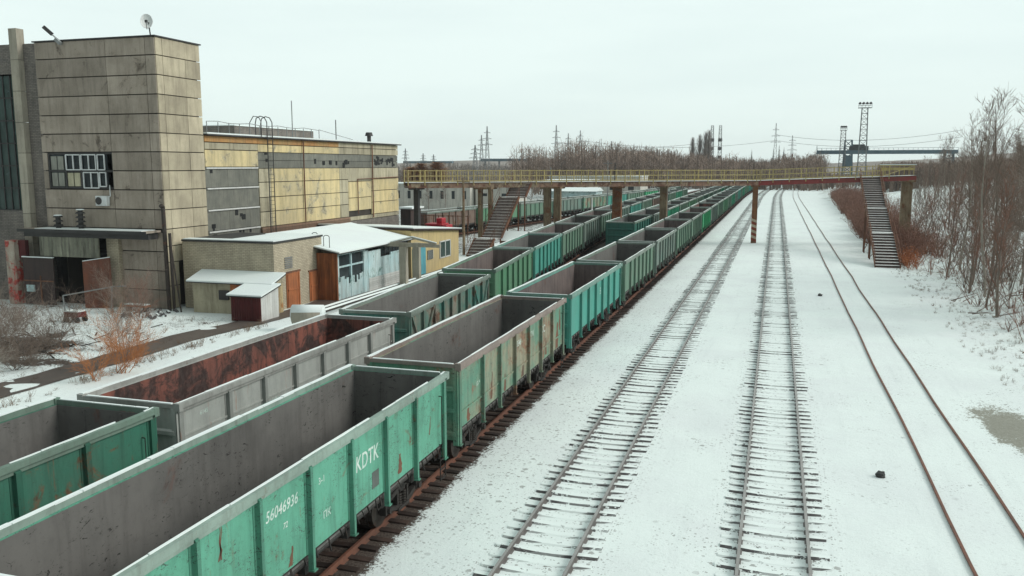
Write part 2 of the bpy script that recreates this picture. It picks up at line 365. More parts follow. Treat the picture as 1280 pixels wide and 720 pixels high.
# ------------------------------------------------------------------ tracks
RP=[(-.066,0),(.066,0),(.066,.012),(.012,.035),(.010,.125),(.036,.137),(.036,.172),(-.036,.172),(-.036,.137),(-.010,.125),(-.012,.035),(-.066,.012)]
def rail_mesh(f,off,ylist,z0,jit=0):
    mb=MB(); k=len(RP); rows=[]
    for Y in ylist:
        a=ang(f,Y); X=f(Y); jx=jit*vnoise(Y*.11,off*9)
        for (px,pz) in RP:
            q=off+px+jx
            mb.v.append((X+q*math.cos(a),Y+q*math.sin(a),z0+pz))
    for j in range(len(ylist)-1):
        for i in range(k):
            i2=(i+1)%k; mb.f.append((j*k+i,j*k+i2,(j+1)*k+i2,(j+1)*k+i)); mb.t.append(1.)
    mb.f.append(tuple(range(k))); mb.t.append(1.)
    return mb
SLEEP=None
def sleeper_pts(mb,X,Y,a,L,hw,top,z0,zt,j):
    ca,sa=math.cos(a),math.sin(a)
    def w(u,v,z): return (X+u*ca-v*sa,Y+u*sa+v*ca,z)
    segs=[-L/2,-L/2+.34,-.6,-.2,.2,.6,L/2-.34,L/2]
    zz=[zt-.012,zt,zt-.008,zt-.02,zt-.02,zt-.008,zt,zt-.012]
    bw=(lambda u:-.10*(1-(2*u/L)**2)) if top<.09 else (lambda u:0)
    nf=top-.06 if top<.09 else top   # the wind-bared near shoulder is wider than the far one
    for i in range(7):
        u0,u1=segs[i],segs[i+1]; b0,b1=bw(u0),bw(u1)
        mb.hexa([w(u0,-hw+b0,z0),w(u1,-hw+b1,z0),w(u1,hw,z0),w(u0,hw,z0),w(u0,-nf+b0,zz[i]),w(u1,-nf+b1,zz[i+1]),w(u1,top,zz[i+1]),w(u0,top,zz[i])])
def track(key,label,y0,y1,railmat,sleepmat,z0=0.0,sleepers=True,zt=.046,step=.53,vis=None,headmat=None,L=2.54,jit=0):
    f=TR[key]; t=thing('railway_track',label,'railway track',(f(max(y0,15)),max(y0,15),0))
    ylist=frange(y0,60,3)+frange(60,240,8)+frange(240,y1,6)+[y1] if y0<60 else frange(y0,y1,6)+[y1]
    for s in (-1,1):
        r=rail_mesh(f,s*.795,ylist,z0,jit).build('rail',railmat,t)
        r.data.materials.append(headmat or railmat)
        if headmat:
            k=len(RP)
            for p in r.data.polygons:
                zc=sum(r.data.vertices[v].co.z for v in p.vertices)/len(p.vertices)
                if zc>z0+.165: p.material_index=1
    ZB=-.012 if sleepmat==M['sleeper'] else -.08
    SW,ST=(.132,.088) if sleepmat==M['sleeper'] else (.13,.10)
    if sleepers:
        rest=MB(); Y=y0; cnt=0; vis=vis or 15.5
        while Y<y1:
            a=ang(f,Y)+random.uniform(-.012,.012)
            X=f(Y)+random.uniform(-.03,.03); LL=L+random.uniform(-.05,.05)*(1 if sleepmat==M['sleeper'] else 2.6)
            zt_=zt+random.uniform(-.015,.012)
            if Y>=vis and cnt<100:
                mb=MB(); mb.tint=random.uniform(.6,1.5); sleeper_pts(mb,X,Y,a,LL,SW,ST,ZB,zt_,0); mb.build('sleeper',sleepmat,t); cnt+=1
            else:
                rest.tint=random.uniform(.6,1.5); sleeper_pts(rest,X,Y,a,LL,SW,ST,ZB,zt_,0)
            Y+=step*random.uniform(.96,1.04)
        rest.build('sleeper',sleepmat,t)['kind']='stuff'
    return t
track('A','snow dusted track beside the nearest row of green wagons, dark sleepers showing',-12,520,M['rail'],M['sleeper'],headmat=M['railhead'])
track('B','middle snow dusted track running straight away below the camera',-12,540,M['rail'],M['sleeper'],headmat=M['railhead'],zt=.04)
track('C','unused track at right with thin rusty rails sunk in clean snow, no sleepers showing',-12,540,M['rail_red'],M['sleeper'],z0=-.10,sleepers=False,jit=.10)
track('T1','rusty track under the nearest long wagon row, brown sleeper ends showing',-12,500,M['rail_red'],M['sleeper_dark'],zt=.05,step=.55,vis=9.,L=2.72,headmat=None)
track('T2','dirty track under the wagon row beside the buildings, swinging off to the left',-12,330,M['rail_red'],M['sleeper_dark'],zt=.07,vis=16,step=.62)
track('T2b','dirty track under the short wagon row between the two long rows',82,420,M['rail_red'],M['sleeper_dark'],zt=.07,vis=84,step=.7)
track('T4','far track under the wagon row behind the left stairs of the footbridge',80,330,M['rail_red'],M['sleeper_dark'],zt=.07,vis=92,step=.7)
# mud road by the sheds
def strip(name,pts,z,mat,label=None,kind='structure'):
    me=bpy.data.meshes.new(name); v=[];f=[]
    for i,(X0,X1,Y) in enumerate(pts): v+=[(X0,Y,z),(X1,Y,z)]
    for i in range(len(pts)-1): f.append((2*i,2*i+1,2*i+3,2*i+2))
    me.from_pydata(v,[],f); me.materials.append(mat); at=me.attributes.new('tint','FLOAT','FACE'); at.data.foreach_set('value',[1.]*len(f))
    o=bpy.data.objects.new(name,me); link(o); tag(o,kind=kind); return o
rp=[]
for Y in frange(8,76,1.):
    t=min(1,max(0,(Y-38)/8.))
    rp.append((-31.3+1.4*t+.22*vnoise(Y*.7,3),-29.25+1.15*t+.2*vnoise(Y*.8,8),Y))
strip('muddy_path',rp,.055,M['mud'])
# ------------------------------------------------------------------ wagons
def side_panel_mb(s,plank,y0=-6.55,y1=6.55,zt=3.36):
    mb=MB(); x=s*1.40
    mb.box(x-.03,x+.03,y0+.02,y1-.02,1.47,zt)
    if plank:      # pressed seams
        for z in plank: mb.box(x+s*.03,x+s*.06,y0+.1,y1-.1,z-.025,z+.025)
    # drooping, battered lower edge with hinge lugs
    rnd=random.Random(3+int(s))
    y=y0+.3
    return mb
def posts_y(kind):
    if kind=='brace': return [-4.9,-3.3,-2.0,-.7,.7,2.0,3.3,4.9]
    return [-4.38,-2.63,-.88,.88,2.63,4.38]
def post_mb(s,y,w=.09,d=.115,z0=1.12,z1=3.36):
    mb=MB(); x=s*1.43; mb.tint=.72  # post tint lowered to paint in their unlit, shaded look
    mb.hexa([(x,y-w/2-.01,z0+.0),(x+s*d,y-w/2,z0),(x+s*d,y+w/2,z0),(x,y+w/2+.01,z0),(x,y-w/2-.01,z1),(x+s*d,y-w/2,z1-.07),(x+s*d,y+w/2,z1-.07),(x,y+w/2+.01,z1)])
    mb.box(x+s*.01,x+s*(d+.03),y-w/2-.03,y+w/2+.03,z0-.02,z0+.012)
    # flat flange strips
    mb.box(x,x+s*.012,y-w/2-.07,y+w/2+.07,1.47,z1)
    return mb
def rim_mb():
    mb=MB(); rnd=random.Random(2)
    for s in (-1,1):
        n=22; ys=[-6.55+13.1*k/n for k in range(n+1)]; jx=[rnd.uniform(-.012,.012) for _ in ys]; jz=[rnd.uniform(-.010,.008) for _ in ys]
        for k in range(n):
            y0,y1=ys[k],ys[k+1]
            p=[]
            for (x0,x1,z0,z1) in ((1.425,1.555,3.36,3.49),(1.45,1.50,3.26,3.36)):
                A=[(s*(x0+jx[k]),y0,z0),(s*(x1+jx[k]),y0,z0),(s*(x1+jx[k+1]),y1,z0),(s*(x0+jx[k+1]),y1,z0)]
                Bq=[(s*(x0+jx[k]),y0,z1+jz[k]),(s*(x1+jx[k]),y0,z1+jz[k]),(s*(x1+jx[k+1]),y1,z1+jz[k+1]),(s*(x0+jx[k+1]),y1,z1+jz[k+1])]
                mb.hexa(A+Bq)
    for e in (-1,1): mb.box(-1.42,1.42,e*6.46,e*6.56,3.36,3.47)
    for s in (-1,1):
        for e in (-1,1): mb.box(s*1.38,s*1.565,e*6.42,e*6.575,3.30,3.502)
    return mb
def snowrim_mb():
    mb=MB(); rnd=random.Random(11)
    for s in (-1,1):
        y=-6.5
        while y<6.4:
            l=rnd.uniform(.5,2.4); w=rnd.uniform(.07,.11) if s<0 else rnd.uniform(.02,.05); h=rnd.uniform(.01,.025)
            if rnd.random()<(.92 if s<0 else .55):
                mb.box(s*1.43,s*1.43+s*w,y,min(6.5,y+l),3.478,3.497+h)
            y+=l+.02
    for e in (-1,1):
        x=-1.3
        while x<1.25:
            l=rnd.uniform(.3,1.); w=rnd.uniform(.05,.09)
            if rnd.random()<.85: mb.box(x,min(1.3,x+l),e*6.50-w/2,e*6.50+w/2,3.468,3.49)
            x+=l+.02
    return mb
def end_mb(e):
    mb=MB(); y=e*6.49
    mb.box(-1.38,1.38,y-.03,y+.03,1.15,3.36)
    for z in (1.35,2.05,2.72): mb.hexa([(-1.37,y,z-.11),(1.37,y,z-.11),(1.37,y,z+.11),(-1.37,y,z+.11),(-1.37,y+e*.10,z-.05),(1.37,y+e*.10,z-.05),(1.37,y+e*.10,z+.05),(-1.37,y+e*.10,z+.05)])
    for s in (-1,1):
        mb.box(s*1.30,s*1.46,y-.02,y+e*.08,1.0,3.36)
    return mb
def inner_mb():   # lining of the hold with bowed ribs and floor hatches
    mb=MB()
    for s in (-1,1):
        mb.box(s*1.345,s*1.366,-6.44,6.44,1.32,3.35)
    for e in (-1,1): mb.box(-1.34,1.34,e*6.43,e*6.455,1.32,3.35)
    for e in (-1,1):
        for x in (-.55,.55): mb.box(x-.04,x+.04,e*6.41,e*6.432,1.32,3.3)
    mb.box(-1.34,1.34,-6.42,6.42,1.24,1.31)
    for i in range(7):
        y=-5.6+i*1.87
        mb.box(-1.3,-.16,y-.8,y+.8,1.31,1.325); mb.box(.16,1.3,y-.8,y+.8,1.31,1.325)
    mb.box(-.14,.14,-6.4,6.4,1.31,1.37)
    return mb
def sill_mb():
    mb=MB()
    mb.box(-.22,.22,-6.5,6.5,.82,1.22)
    for y in posts_y('a')+[-6.3,6.3]: mb.box(-1.36,1.36,y-.08,y+.08,1.02,1.22)
    for s in (-1,1): mb.box(s*1.22,s*1.34,-6.5,6.5,1.20,1.30)
    for y in (-2.2,1.6): mb.tube((-.75,y,.85),(-.75,y+1.1,.85),.19,n=10)
    mb.tube((.9,-1.6,.8),(.9,-.7,.8),.15,n=8)
    mb.tube((-1.0,-3.2,.75),(1.0,-3.2,.75),.035,n=6); mb.path([(.5,-3.2,.75),(.5,2.6,.72)],.03)
    mb.bar((-.6,0,.7),(.9,.9,.75),.05)
    return mb
def latch_mb(s):
    mb=MB(); rnd=random.Random(5); x=s*1.44
    mb.tube((x-s*.03,-6.35,1.44),(x-s*.03,6.35,1.44),.022,n=6)
    y=-6.2
    while y<6.25:
        if min(abs(y-q) for q in posts_y('a'))>.16:
            l=rnd.uniform(.06,.20); w=rnd.uniform(.02,.035)
            l+=.06; mb.bar((x-s*.02,y,1.46),(x+s*.05,y+rnd.uniform(-.05,.05),1.42-l),w)
            if rnd.random()<.5: mb.bar((x+s*.05,y,1.42-l),(x+s*.09,y+rnd.uniform(-.12,.12),1.38-l*.6),.024)
        y+=rnd.uniform(.22,.55)
    return mb
def ladder_mb(s,e):
    mb=MB(); x=s*1.47; y=e*6.25
    for d in (-.19,.19): mb.tube((x,y+d,.45),(x,y+d,1.35),.02,n=5)
    for z in (.48,.76,1.04): mb.tube((x,y-.19,z),(x,y+.19,z),.02,n=5)
    mb.tube((x+s*.05,y-.16,1.5),(x+s*.05,y-.16,2.9),.014,n=4)
    for z in (1.5,2.9): mb.tube((x-s*.04,y-.16,z),(x+s*.05,y-.16,z),.014,n=4)
    return mb
def wheel_mb(y,s):
    mb=MB(); x=s*.79
    mb.tube((x-s*.03,y,.17+.455),(x+s*.10,y,.17+.455),.455,n=20)
    mb.tube((x-s*.06,y,.17+.455),(x-s*.03,y,.17+.455),.485,n=20)
    mb.tube((x+s*.10,y,.17+.455),(x+s*.125,y,.17+.455),.36,.22,n=16)
    mb.tube((x+s*.10,y,.625),(x+s*.22,y,.625),.10,n=10)
    return mb
def bogie_frame_mb(s):
    mb=MB(); x=s*1.05
    # cast side frame: sloping ends down to the axle boxes, window for springs
    for d in (-1,1):
        mb.bar((x,d*.28,.93),(x,d*1.02,.80),.14,.13)
        mb.bar((x,d*.22,.42),(x,d*.95,.62),.13,.12)
        mb.box(x-.09,x+.09,d*.80,d*1.10,.52,.84)
        mb.tube((x+s*.05,d*.925,.625),(x+s*.16,d*.925,.625),.11,.09,n=10)
        mb.bar((x,d*.30,.40),(x,d*.30,.95),.12,.09)
    mb.box(x-.07,x+.07,-.30,.30,.90,1.0); mb.box(x-.09,x+.09,-.34,.34,.34,.43)
    return mb
def spring_mb(s,d0):
    mb=MB()
    for d in (d0,):
        for k in range(5): mb.tube((s*1.05,d,.45+k*.07),(s*1.05,d,.49+k*.07),.085,n=8)
    return mb
def bolster_mb():
    mb=MB(); mb.box(-1.1,1.1,-.16,.16,.80,.96); mb.tube((0,0,.9),(0,0,1.05),.2,n=10)
    for d in (-.925,.925): mb.tube((-.9,d,.625),(.9,d,.625),.075,n=8)
    for d in (-.45,.45): mb.box(-.85,.85,d-.04,d+.04,.5,.6)
    return mb
def coupler_mb(e):
    mb=MB(); mb.box(-.12,.12,e*6.5,e*6.95,.98,1.18); mb.box(-.20,.17,e*6.9,e*7.12,.93,1.22); mb.box(-.24,-.10,e*7.06,e*7.2,.98,1.18)
    mb.path([(.35,e*6.5,1.0),(.36,e*6.75,.75),(.25,e*7.0,.62)],.03,5)
    return mb
CACHE={}
def part(name,fn,mat,parent,key,z=0,y=0):
    if key not in CACHE:
        mb=fn(); o=mb.build(name,mat,parent,local=True); CACHE[key]=o.data
    else:
        o=bpy.data.objects.new(name,CACHE[key]); link(o,parent)
    o.location=(0,y,z)
    if o.data.materials[0]!=mat:
        o.material_slots[0].link='OBJECT'; o.material_slots[0].material=mat
    return o
def text_mesh(s,size,name,mat,parent,x,y,z,shear=0,sx=1.,mirror=1):
    cu=bpy.data.curves.new('t','FONT'); cu.body=s; cu.size=size; cu.shear=shear; cu.space_character=1.05; cu.offset=size*.010
    to=bpy.data.objects.new('t',cu); COL.objects.link(to)
    dg=bpy.context.evaluated_depsgraph_get(); dg.update()
    me=bpy.data.meshes.new_from_object(to.evaluated_get(dg)); bpy.data.objects.remove(to)
    me.transform(Matrix(((0,0,1,0),(sx,0,0,0),(0,1,0,0),(0,0,0,1))))
    me.materials.clear(); me.materials.append(mat)
    at=me.attributes.new('tint','FLOAT','FACE'); at.data.foreach_set('value',[1.]*len(me.polygons))
    o=bpy.data.objects.new(name,me); link(o,parent); o.location=(x,y,z); return o
def wagon(label,key,Yc,pk,interior='int',detail=2,kind='posts',rim=None,group=None,sy=1.,sz=1.,plank=None,dx=0):
    f=TR[key]; t=thing('open_wagon',label,'railway wagon',(f(Yc)+dx,Yc,0),ang(f,Yc),group)
    t.scale=(1,sy,sz)
    pm=P[pk]; im=M[interior]; rm=RIM[rim] if rim else RIM['other']
    if detail==2:
        for s in (-1,1):
            part('side_wall',lambda:side_panel_mb(s,plank),pm,t,('side',s,str(plank)))
            for e in (-1,1):   # corner posts
                part('corner_post',lambda:post_mb(s,e*6.42,.16,.07,1.0),pm,t,('cp',s,e))
            if kind=='brace':
                for i,y in enumerate(posts_y('brace')): part('side_post',lambda:post_mb(s,y,.06,.12,1.2),pm,t,('bp',s,i))
                for q,(ya,za,yb,zb) in enumerate(((-6.3,3.3,-4.95,1.45),(6.3,3.3,4.95,1.45),(-4.85,1.45,-3.35,3.3),(4.85,1.45,3.35,3.3))):
                    part('diagonal_brace',lambda:MB().bar((s*1.50,ya,za),(s*1.50,yb,zb),.10,.06,up=(1,0,0)),pm,t,('br',s,q))
            else:
                w=.14 if kind=='wide' else .09
                for i,y in enumerate(posts_y('a')): part('side_post',lambda:post_mb(s,y,w),pm,t,('sp',s,i,kind=='wide'))
            part('hatch_latch',lambda:latch_mb(s),M['under'],t,('la',s))
            for e in (-1,1): 
                if s*e>0: part('step_ladder',lambda:ladder_mb(s,e),M['under'],t,('ld',s,e))
        for e in (-1,1):
            part('end_wall',lambda:end_mb(e),pm,t,('end',e))
            part('coupler',lambda:coupler_mb(e),M['under'],t,('cou',e))
            b=part('bogie',bolster_mb,M['under'],t,('bol',),y=e*4.325)
            for s in (-1,1):
                part('side_frame',lambda:bogie_frame_mb(s),M['under'],b,('bf',s))
                [part('spring',lambda:spring_mb(s,d0),M['wheel'],b,('spr',s,d0)) for d0 in (-.14,.14)]
                for d in (-.925,.925): part('wheel',lambda:wheel_mb(d,s),M['wheel'],b,('wh',s,d))
        part('top_rail',rim_mb,rm,t,('rim',)); part('snow_crust',snowrim_mb,M['snow_clean'],t,('srim',))
        part('hold_lining',inner_mb,im,t,('inner',)); part('underframe',sill_mb,M['under'],t,('sill',))
    else:
        def body():
            mb=MB()
            for s in (-1,1):
                a=side_panel_mb(s,None)
                for q in [a,post_mb(s,-6.42,.16,.07,1.0),post_mb(s,6.42,.16,.07,1.0)]+[post_mb(s,y) for y in posts_y('a')]:
                    k=len(mb.v); mb.v+=q.v; mb.f+=[tuple(i+k for i in ff) for ff in q.f]; mb.t+=q.t
            return mb
        def run():
            mb=MB()
            qs=[sill_mb(),latch_mb(1)]
            for q in qs:
                k=len(mb.v); mb.v+=q.v; mb.f+=[tuple(i+k for i in ff) for ff in q.f]; mb.t+=q.t
            return mb
        def bog():
            mb=MB()
            qs=[bolster_mb()]+[bogie_frame_mb(s) for s in (-1,1)]+[wheel_mb(d,s) for s in (-1,1) for d in (-.925,.925)]
            for q in qs:
                k=len(mb.v); mb.v+=q.v; mb.f+=[tuple(i+k for i in ff) for ff in q.f]; mb.t+=q.t
            return mb
        part('side_wall',body,pm,t,('body',)); 
        for e in (-1,1): part('end_wall',lambda:end_mb(e),pm,t,('end',e)); part('bogie',bog,M['under'],t,('bog',),y=e*4.325)
        part('top_rail',rim_mb,rm,t,('rim',)); part('snow_crust',snowrim_mb,M['snow_clean'],t,('srim',))
        part('hold_lining',inner_mb,im,t,('inner',)); part('underframe',run,M['under'],t,('run',))
    return t
ORD=['first','second','third','fourth','fifth','sixth','seventh','eighth','ninth','tenth','eleventh','twelfth','thirteenth','fourteenth','fifteenth','sixteenth','seventeenth','eighteenth','nineteenth','twentieth','twenty-first','twenty-second','twenty-third','twenty-fourth','twenty-fifth','twenty-sixth','twenty-seventh','twenty-eighth']
CN={'mint':'mint green','oldgreen':'rust-stained faded green','teal':'bright teal','moss':'moss green','greygreen':'grey-green','emerald':'emerald green','deepgreen':'deep green','grey':'pale grey','patchy':'patchy teal and brown','darkteal':'dark teal','fgreen':'fern green','rusty':'rusty brown','brightgreen':'bright green'}
# nearest row T1
G1='open wagons of the nearest long row'
t1=['mint','oldgreen','teal','moss','greygreen','moss','moss','brightgreen','greygreen','moss','fgreen','moss','emerald','greygreen','teal','moss','emerald','moss','fgreen','teal','moss','greygreen','emerald','moss','deepgreen','moss','greygreen','moss']
y=15.2
cent=[15.2,29.27,43.55]
while len(cent)<len(t1): cent.append(cent[-1]+14.42)
ins1={1:'int',2:'int_brown',5:'int_brown',7:'int_brown',8:'int_red'}
for i,(pk,Yc) in enumerate(zip(t1,cent)):
    lab={0:'mint green open wagon nearest the camera, white number and KDTK lettering on its side',
         1:'rust-stained faded green open wagon right behind the mint green one',
         2:'bright teal open wagon, third in the nearest long row'}.get(i,'%s open wagon, %s from the camera in the nearest long row'%(CN[pk],ORD[i]))
    w=wagon(lab,'T1',Yc,pk,ins1.get(i,'int'),2 if i<6 else 1,sz=1. if i<2 else random.uniform(.98,1.012),rim={'mint':'mint','oldgreen':'oldgreen','teal':'teal'}.get(pk),group=G1,plank=(1.95,) if pk=='oldgreen' else None)
    if i==0: W1=w
    if i==1: W2=w
    if i==2: W3=w
x=1.446
text_mesh('56046936',.31,'painted_number',M['textwhite'],W1,1.4325,12.84-15.2,2.70,.2,.86)
text_mesh('72',.16,'painted_number',M['textwhite'],W1,1.4325,13.4-15.2,2.36,.25)
text_mesh('KDTK',.52,'painted_lettering',M['textwhite'],W1,1.4325,16.36-15.2,2.42,.1,.80)
mb=MB(); mb.box(1.431,1.436,17.15-15.2,17.5-15.2,1.75,2.15); mb.build('stencil_patch',M['patch'],W1,local=True)
mb=MB(); mb.box(1.431,1.434,14.75-15.2,15.3-15.2,2.75,3.0); mb.box(1.431,1.434,14.8-15.2,15.5-15.2,1.95,2.3)
text_mesh('3-1',.2,'painted_number',M['textwhite'],W1,1.4325,14.75-15.2,2.75,0)
text_mesh('ПК',.22,'painted_lettering',M['textwhite'],W1,1.4325,14.9-15.2,1.95,0)
text_mesh('53546',.30,'painted_number',M['textwhite'],W2,1.4325,-1.6+.95,2.75,.1,.9)
text_mesh('KC',.40,'painted_lettering',M['textwhite'],W2,1.4325,2.9,2.6,.1)
for zz,ll in ((2.72,1.1),(2.58,1.3),(2.45,1.2)):
    pass
text_mesh('ТЭК',.30,'painted_lettering',M['textwhite'],W2,1.4325,1.15,2.75,.2)
text_mesh('12-9',.2,'painted_number',M['textwhite'],W2,1.4325,-6.0+1.1,2.4,0)
text_mesh('5',.5,'painted_number',M['textwhite'],W3,1.4325,.4,2.5,.1)
def runs(W,segs,mat):
    for k,(y,z0,z1,w) in enumerate(segs):
        mb=MB(); rr=random.Random(k+50); n=7; pl=[];prr=[]
        for i in range(n+1):
            t=i/n; yy=y+.05*vnoise(t*3.,k)+(.10*(1-t) if k%2 else 0); ww=w*(.4+.8*t)*rr.uniform(.6,1.2); z=z1+(z0-z1)*t
            pl.append((1.4328,yy-ww/2,z)); prr.append((1.4328,yy+ww/2,z))
        for i in range(n): mb.face([pl[i],prr[i],prr[i+1],pl[i+1]])
        mb.build('rust_run',mat,W,local=True)
M['runrust']=weather('rust_run',(.19,.085,.05),(.12,.07,.045),streak=.5)
runs(W1,[(11.52-15.2,2.62,3.2,.05),(11.46-15.2,2.62,3.2,.045),(18.7-15.2,1.6,2.1,.22),(13.6-15.2,1.52,1.9,.12),(10.2-15.2,1.7,2.3,.16),(20.6-15.2,2.0,2.5,.07)],M['runrust'])
runs(W2,[(-5.6,1.5,2.0,.3),(-3.4,1.6,2.5,.16),(-1.9,1.5,2.1,.22),(.2,1.5,1.9,.3),(3.6,1.6,2.3,.26),(5.4,1.5,2.6,.5),(5.9,2.2,3.1,.25)],M['runrust'])
# row beside the buildings T2
G2='open wagons of the row beside the buildings'
t2=[('deepgreen','int',9.6,1.,1.02,'wide',(2.35,),'dark'),('grey','int_red',23.15,.955,.985,'wide',(1.9,2.6),'grey'),('patchy','int',36.75,.94,.985,'brace',None,'other'),
    ('fgreen','int_brown',50.75,.955,1.,'posts',None,'dark'),('teal','int',63.9,.95,1.,'posts',None,'teal'),('moss','int_brown',77.1,.95,1.,'posts',None,None),
    ('greygreen','int',90.4,.95,1.,'posts',None,None),('moss','int_brown',104.,.95,1.,'posts',None,None),('greygreen','int',118.,.95,1.,'posts',None,None),
    ('teal','int',132.,.95,1.,'posts',None,None),('moss','int',146.,.95,1.,'posts',None,None),('rusty','int',160.,.95,1.,'posts',None,None),('deepgreen','int',174.,.95,1.,'posts',None,None),('moss','int',188.,.95,1.,'posts',None,None),('emerald','int',202.,.95,1.,'posts',None,None),('moss','int',216.,.95,1.,'posts',None,None)]
lab2={0:'deep green open wagon with rust scars, cut by the left edge of the picture',1:'pale grey open wagon with a red rusty inside, in front of the dirt path',
      2:'patchy teal and brown open wagon with diagonal braces on its side',3:'fern green open wagon opposite the yellow house with the small window'}
for i,(pk,ii,Yc,sy,sz,kd,pl,rm) in enumerate(t2):
    w=wagon(lab2.get(i,'%s open wagon, %s from the camera in the row beside the buildings'%(CN[pk],ORD[i])),'T2',Yc,pk,ii,2 if i<5 else 1,kd,rm,G2,sy,sz,pl)
    if i==1:
        text_mesh('6145',.16,'painted_number',M['textwhite'],w,1.4325,-5.6,2.95,.1); text_mesh('5401',.16,'painted_number',M['textwhite'],w,1.4325,-2.2,2.4,.1)
G3='open wagons of the short middle row'
for i,pk in enumerate(['darkteal','greygreen','emerald','moss','fgreen','moss','deepgreen','moss','greygreen','moss','emerald','moss','moss','greygreen']):
    wagon('dark teal open wagon at the near end of the short middle row' if i==0 else '%s open wagon, %s from the near end of the short middle row'%(CN[pk],ORD[i]),'T2b',93.6+i*14.3,pk,'int',2 if i==0 else 1,'posts','dark' if i==0 else None,G3)
G4='open wagons of the far left row'
for i,pk in enumerate(['rusty','fgreen','moss','greygreen','oldgreen','teal','moss','brightgreen','moss','greygreen','deepgreen']):
    wagon('%s open wagon, %s from the left in the farthest row'%(CN[pk],ORD[i]),'T4',104.5+i*13.9,pk,'int',1,'posts',None,G4)
exec_rest=True
M['dishwhite']=plain('dish_white',(.75,.76,.75),.5,0,.05)
# ------------------------------------------------------------------ footbridge
BX0,BY0,BZ0=-37.0,81.6,7.0
def bpt(t):     # t metres of x from left end; broken line in plan
    if t<=34.5: X=-37.+t; Y=82+.695*t; z=7.0+.0*t
    else: X=-37.+t; Y=82+.695*34.5+.20*(t-34.5); z=7.0+(t-34.5)*.036
    return Vector((X,Y,z))
BEND=34.5; BEN=52.2
br=thing('footbridge','long yellow-railed footbridge crossing above all the tracks','footbridge',(-37,82,0))
ts=[0,BEND,BEN]
def offs(a,b,o):
    d=(b-a); nrm=Vector((-d.y,d.x,0)).normalized(); return nrm*o
for a,b in ((0,BEND),(BEND,BEN)):
    mb=MB(); A=bpt(a);B=bpt(b)
    for o in (-1.0,1.0):
        q=offs(A,B,o); mb.bar(A+q+Vector((0,0,.17)),B+q+Vector((0,0,.17)),.16,.50)
    for k in range(int((b-a)/2)+1):
        pA=A+(B-A)*(k*2/(b-a)); q=offs(A,B,1.0); mb.bar(pA-q+Vector((0,0,.1)),pA+q+Vector((0,0,.1)),.12,.12)
    mb.build('girder',M['girder' if a==0 else 'girder_red'],br)
mb=MB()
for a,b in ((0,BEND),(BEND,BEN)):
    A=bpt(a)+Vector((0,0,.46));B=bpt(b)+Vector((0,0,.46)); mb.bar(A,B,2.3,.08)
mb.build('deck',M['deck'],br)
for o in (-1.12,1.12):
    mb=MB(); rnd=random.Random(int(o*10))
    for a,b in ((0,BEND),(BEND,BEN-3.0)):
        A=bpt(a)+Vector((0,0,.5));B=bpt(b)+Vector((0,0,.5)); q=offs(A,B,o); L=(B-A).length
        A=A+q;B=B+q
        for z in (1.22,.66,.12): mb.bar(A+Vector((0,0,z)),B+Vector((0,0,z)),.06,.06)
        k=int(L/1.75)
        for i in range(k+1):
            p=A+(B-A)*(i/k); mb.bar(p-Vector((0,0,.3)),p+Vector((0,0,1.30)),.10)
            if i<k:
                for j in range(1,5):
                    if rnd.random()<.85:
                        p2=A+(B-A)*((i+j/6)/k); mb.bar(p2+Vector((0,0,.12)),p2+Vector((0,0,1.2)),.032)
    mb.build('railing',M['yellow'],br)
def pillar(t,w,d,mat,z0=0,stripes=False,pair=0,o=0):
    p=bpt(t)
    mb=MB(); mb.box(p.x-w/2,p.x+w/2,p.y-d/2,p.y+d/2,z0,p.z-.02 if not o else p.z-.25)
    if pair: mb.box(p.x+pair-w/2,p.x+pair+w/2,p.y-d/2,p.y+d/2,z0,p.z-.25)
    mb.box(p.x-w/2-.2,p.x+max(0,pair)+w/2+.2,p.y-1.1,p.y+1.1,p.z-.25,p.z-.02)
    ob=mb.build('pillar',mat,br)
    if stripes:
        for k in range(8):
            z=.15+k*.33; m2=MB(); x0=p.x-w/2; x1=p.x+w/2; y=p.y-d/2-.012
            mm=M['stripewhite'] if k%2 else M['stripered']
            m2.hexa([(x0-.01,y,z+.25),(x1+.01,y,z),(x1+.01,y+.01,z),(x0-.01,y+.01,z+.25),(x0-.01,y,z+.56),(x1+.01,y,z+.31),(x1+.01,y+.01,z+.31),(x0-.01,y+.01,z+.56)])
            m2.build('warning_stripe',mm,ob,local=False) if False else None
            o2=m2.build('warning_stripe',mm,None); o2.parent=ob; o2.location=(-br.location.x,-br.location.y,0)
    return ob
pillar(.9,.5,.5,M['metal_dark'],-.2); pillar(6.6,.42,.5,M['conc_post'],-.2,pair=1.15)
pillar(12.9,.75,.6,M['conc_post'],-.2,pair=1.15); pillar(19.8,1.0,.8,M['rustpost'],-.2); pillar(24.6,.8,.7,M['conc_post'],-.2)
pillar(34.6,.62,.6,M['rustpost'],-.2,stripes=True); pillar(51.6,1.15,.8,M['conc_post'],-.5)
# right end shelter of the bridge
p=bpt(50.2)
mb=MB(); 
for k in range(8): mb.bar((p.x-1.5+k*.52,p.y+1,p.z+.4),(p.x-1.5+k*.52,p.y+1,p.z+1.75),.07)
mb.bar((p.x-1.5,p.y+1,p.z+1.7),(p.x+2.2,p.y+1,p.z+1.7),.12); mb.bar((p.x-1.5,p.y+1,p.z+1.3),(p.x+2.2,p.y+1,p.z+1.3),.3,.3); mb.bar((p.x-1.4,p.y-1,p.z+.5),(p.x+2.2,p.y+1,p.z+1.7),.06)
mb.build('end_screen',M['yellow'],br)
mb=MB(); mb.box(p.x-1.6,p.x+2.3,p.y+.2,p.y+1.2,p.z+1.75,p.z+1.85); mb.build('snow_cap',M['snow_clean'],br)
